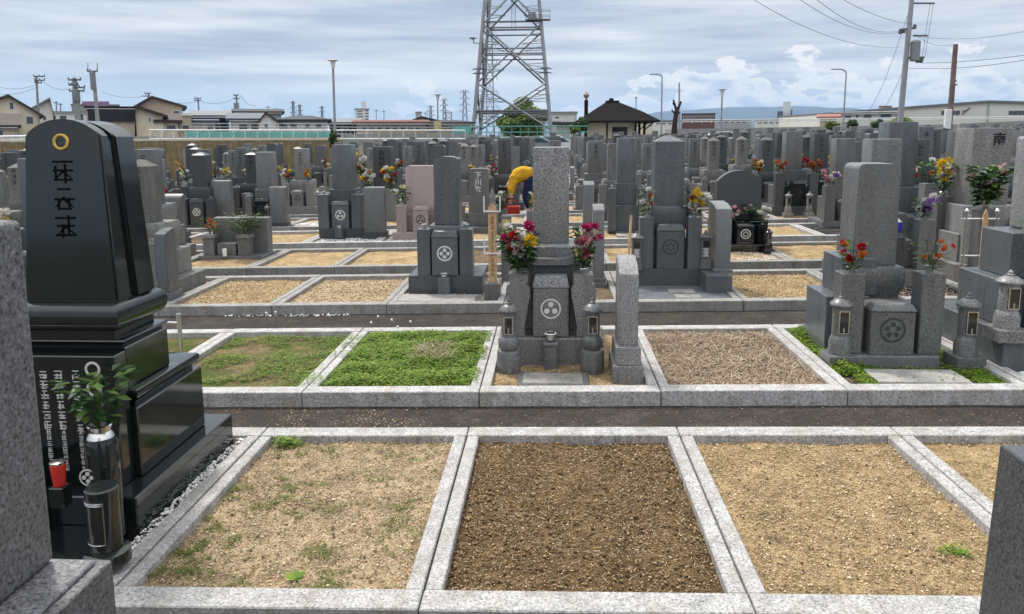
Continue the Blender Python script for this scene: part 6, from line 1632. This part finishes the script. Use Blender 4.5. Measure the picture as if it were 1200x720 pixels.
tree('dark shrub left of the shelter under its roof edge', 669, 690, 137, 156, 58, 'leaf_m', 2500, 3, 'shrub', 'shrub', size=.16)
tree('light green bush in front of the shelter corner', 667, 680, 146, 158, 52, 'crown_light', 1400, 4, 'shrub', 'shrub', size=.12)
tree('yellow green bush below the white hall', 966, 984, 141, 152, 75, 'crown_light', 1800, 5, 'shrub', 'shrub', size=.16)
tree('dark bush right of the yellow green bush', 992, 1006, 140, 152, 75, 'leaf_m', 1500, 6, 'shrub', 'shrub', size=.16)
tree('bush left of the leaning pole foot', 1020, 1040, 140, 153, 70, 'leaf_m', 1800, 7, 'shrub', 'shrub', size=.16)
tree('larger green bush behind the highest gravestone', 1036, 1076, 136, 154, 70, 'crown_light', 3000, 8, 'shrub', 'shrub', size=.18)
tree('clipped shrub beside the fence behind the left graves', 268, 282, 184, 212, 27, 'leaf_m', 2200, 9, 'shrub', 'shrub', size=.09)
tree('thin shrub at the right end of the wooden fence', 384, 396, 150, 178, 30, 'leaf_m', 900, 10, 'shrub', 'shrub', size=.08)
def bare_tree():
    Y = 62; p = P(790, 155, Y); zb = gz(p.x)-.1; root = empty('pruned_tree', (p.x, Y, zb)); tag(root, 'bare hard pruned dark tree trunk with stubby branches', 'tree')
    def q(px, py): v = P(px, py, Y); return Vector((v.x-p.x, 0, v.z-zb))
    g = MB(); g.tube(q(790, 158), q(791, 142), .26, .2, 8); g.tube(q(791, 142), q(793, 130), .2, .17, 8); g.obj('trunk', 'bark', root)
    for a, b, r_ in (((793, 131), (791, 124), .13), ((791, 124), (789, 117), .1), ((793, 130), (796, 124), .13), ((796, 124), (798, 119), .12), ((792, 135), (787, 129), .08), ((793, 134), (797, 132), .08), ((793, 127), (788, 121), .07)):
        MB().tube(q(*a), q(*b), r_, r_*.7, 7).obj('branch', 'bark', root)
bare_tree()
# ---- parked cars behind the green fence
def car(label, px, Y, mat, L=4.3, rz=0):
    x = P(px, 150, Y).x; root = empty('parked_car', (x, Y, .35+gz(x)-.2), rz); tag(root, label, 'car')
    pts = [(-L/2, .3), (-L/2+.05, .75), (-L/2+.9, .92), (-L/2+1.5, 1.42), (L/2-1.3, 1.48), (L/2-.35, .98), (L/2, .85), (L/2, .3)]
    MB().prism(pts, -.8, .8, bev=.06).obj('body', mat, root)
    MB().prism([(-L/2+1.05, .95), (-L/2+1.55, 1.38), (L/2-1.35, 1.42), (L/2-.55, .98)], -.815, .815).obj('window', 'win', root)
    for xx in (-L/2+.8, L/2-.8):
        for yy in (-.78, .62):
            w_ = MB().prism([(xx+.31*math.cos(6.283*i/18), .31+.31*math.sin(6.283*i/18)) for i in range(18)], yy, yy+.17).obj('wheel', 'tyre', root)
            MB().prism([(xx+.19*math.cos(6.283*i/14), .31+.19*math.sin(6.283*i/14)) for i in range(14)], yy-.01, yy+.0).obj('rim', 'steel', w_)
for px, m, lb, Y in ((572, 'car_dark', 'dark parked car behind the green mesh fence, leftmost', 57), (597, 'car_white', 'white parked car under the tower', 58), (620, 'car_silver', 'silver parked car right of the white one', 57), (643, 'car_white', 'white parked car at the right tower leg', 58), (598+245, 'car_white', 'white van roof showing over the graves below the hills', 70)):
    car(lb, px, Y, m, rz=random.uniform(-.1, .1))

# ---- the air
def haze():
    g = MB().box(-5000, 5500, -200, 6900, -95, 260)
    m = bpy.data.materials.new('haze'); m.use_nodes = True; nt = m.node_tree
    nt.nodes.remove(nt.nodes['Principled BSDF']); v = nt.nodes.new('ShaderNodeVolumePrincipled')
    v.inputs['Color'].default_value = (.50, .71, 1, 1); v.inputs['Density'].default_value = 1.6e-4; v.inputs['Anisotropy'].default_value = .2
    nt.links.new(v.outputs[0], nt.nodes['Material Output'].inputs['Volume']); MATS['haze'] = m
    tag(g.obj('haze', 'haze', smooth=0), 'thin blue haze that veils the distant hills', 'haze', kind='stuff')
haze()
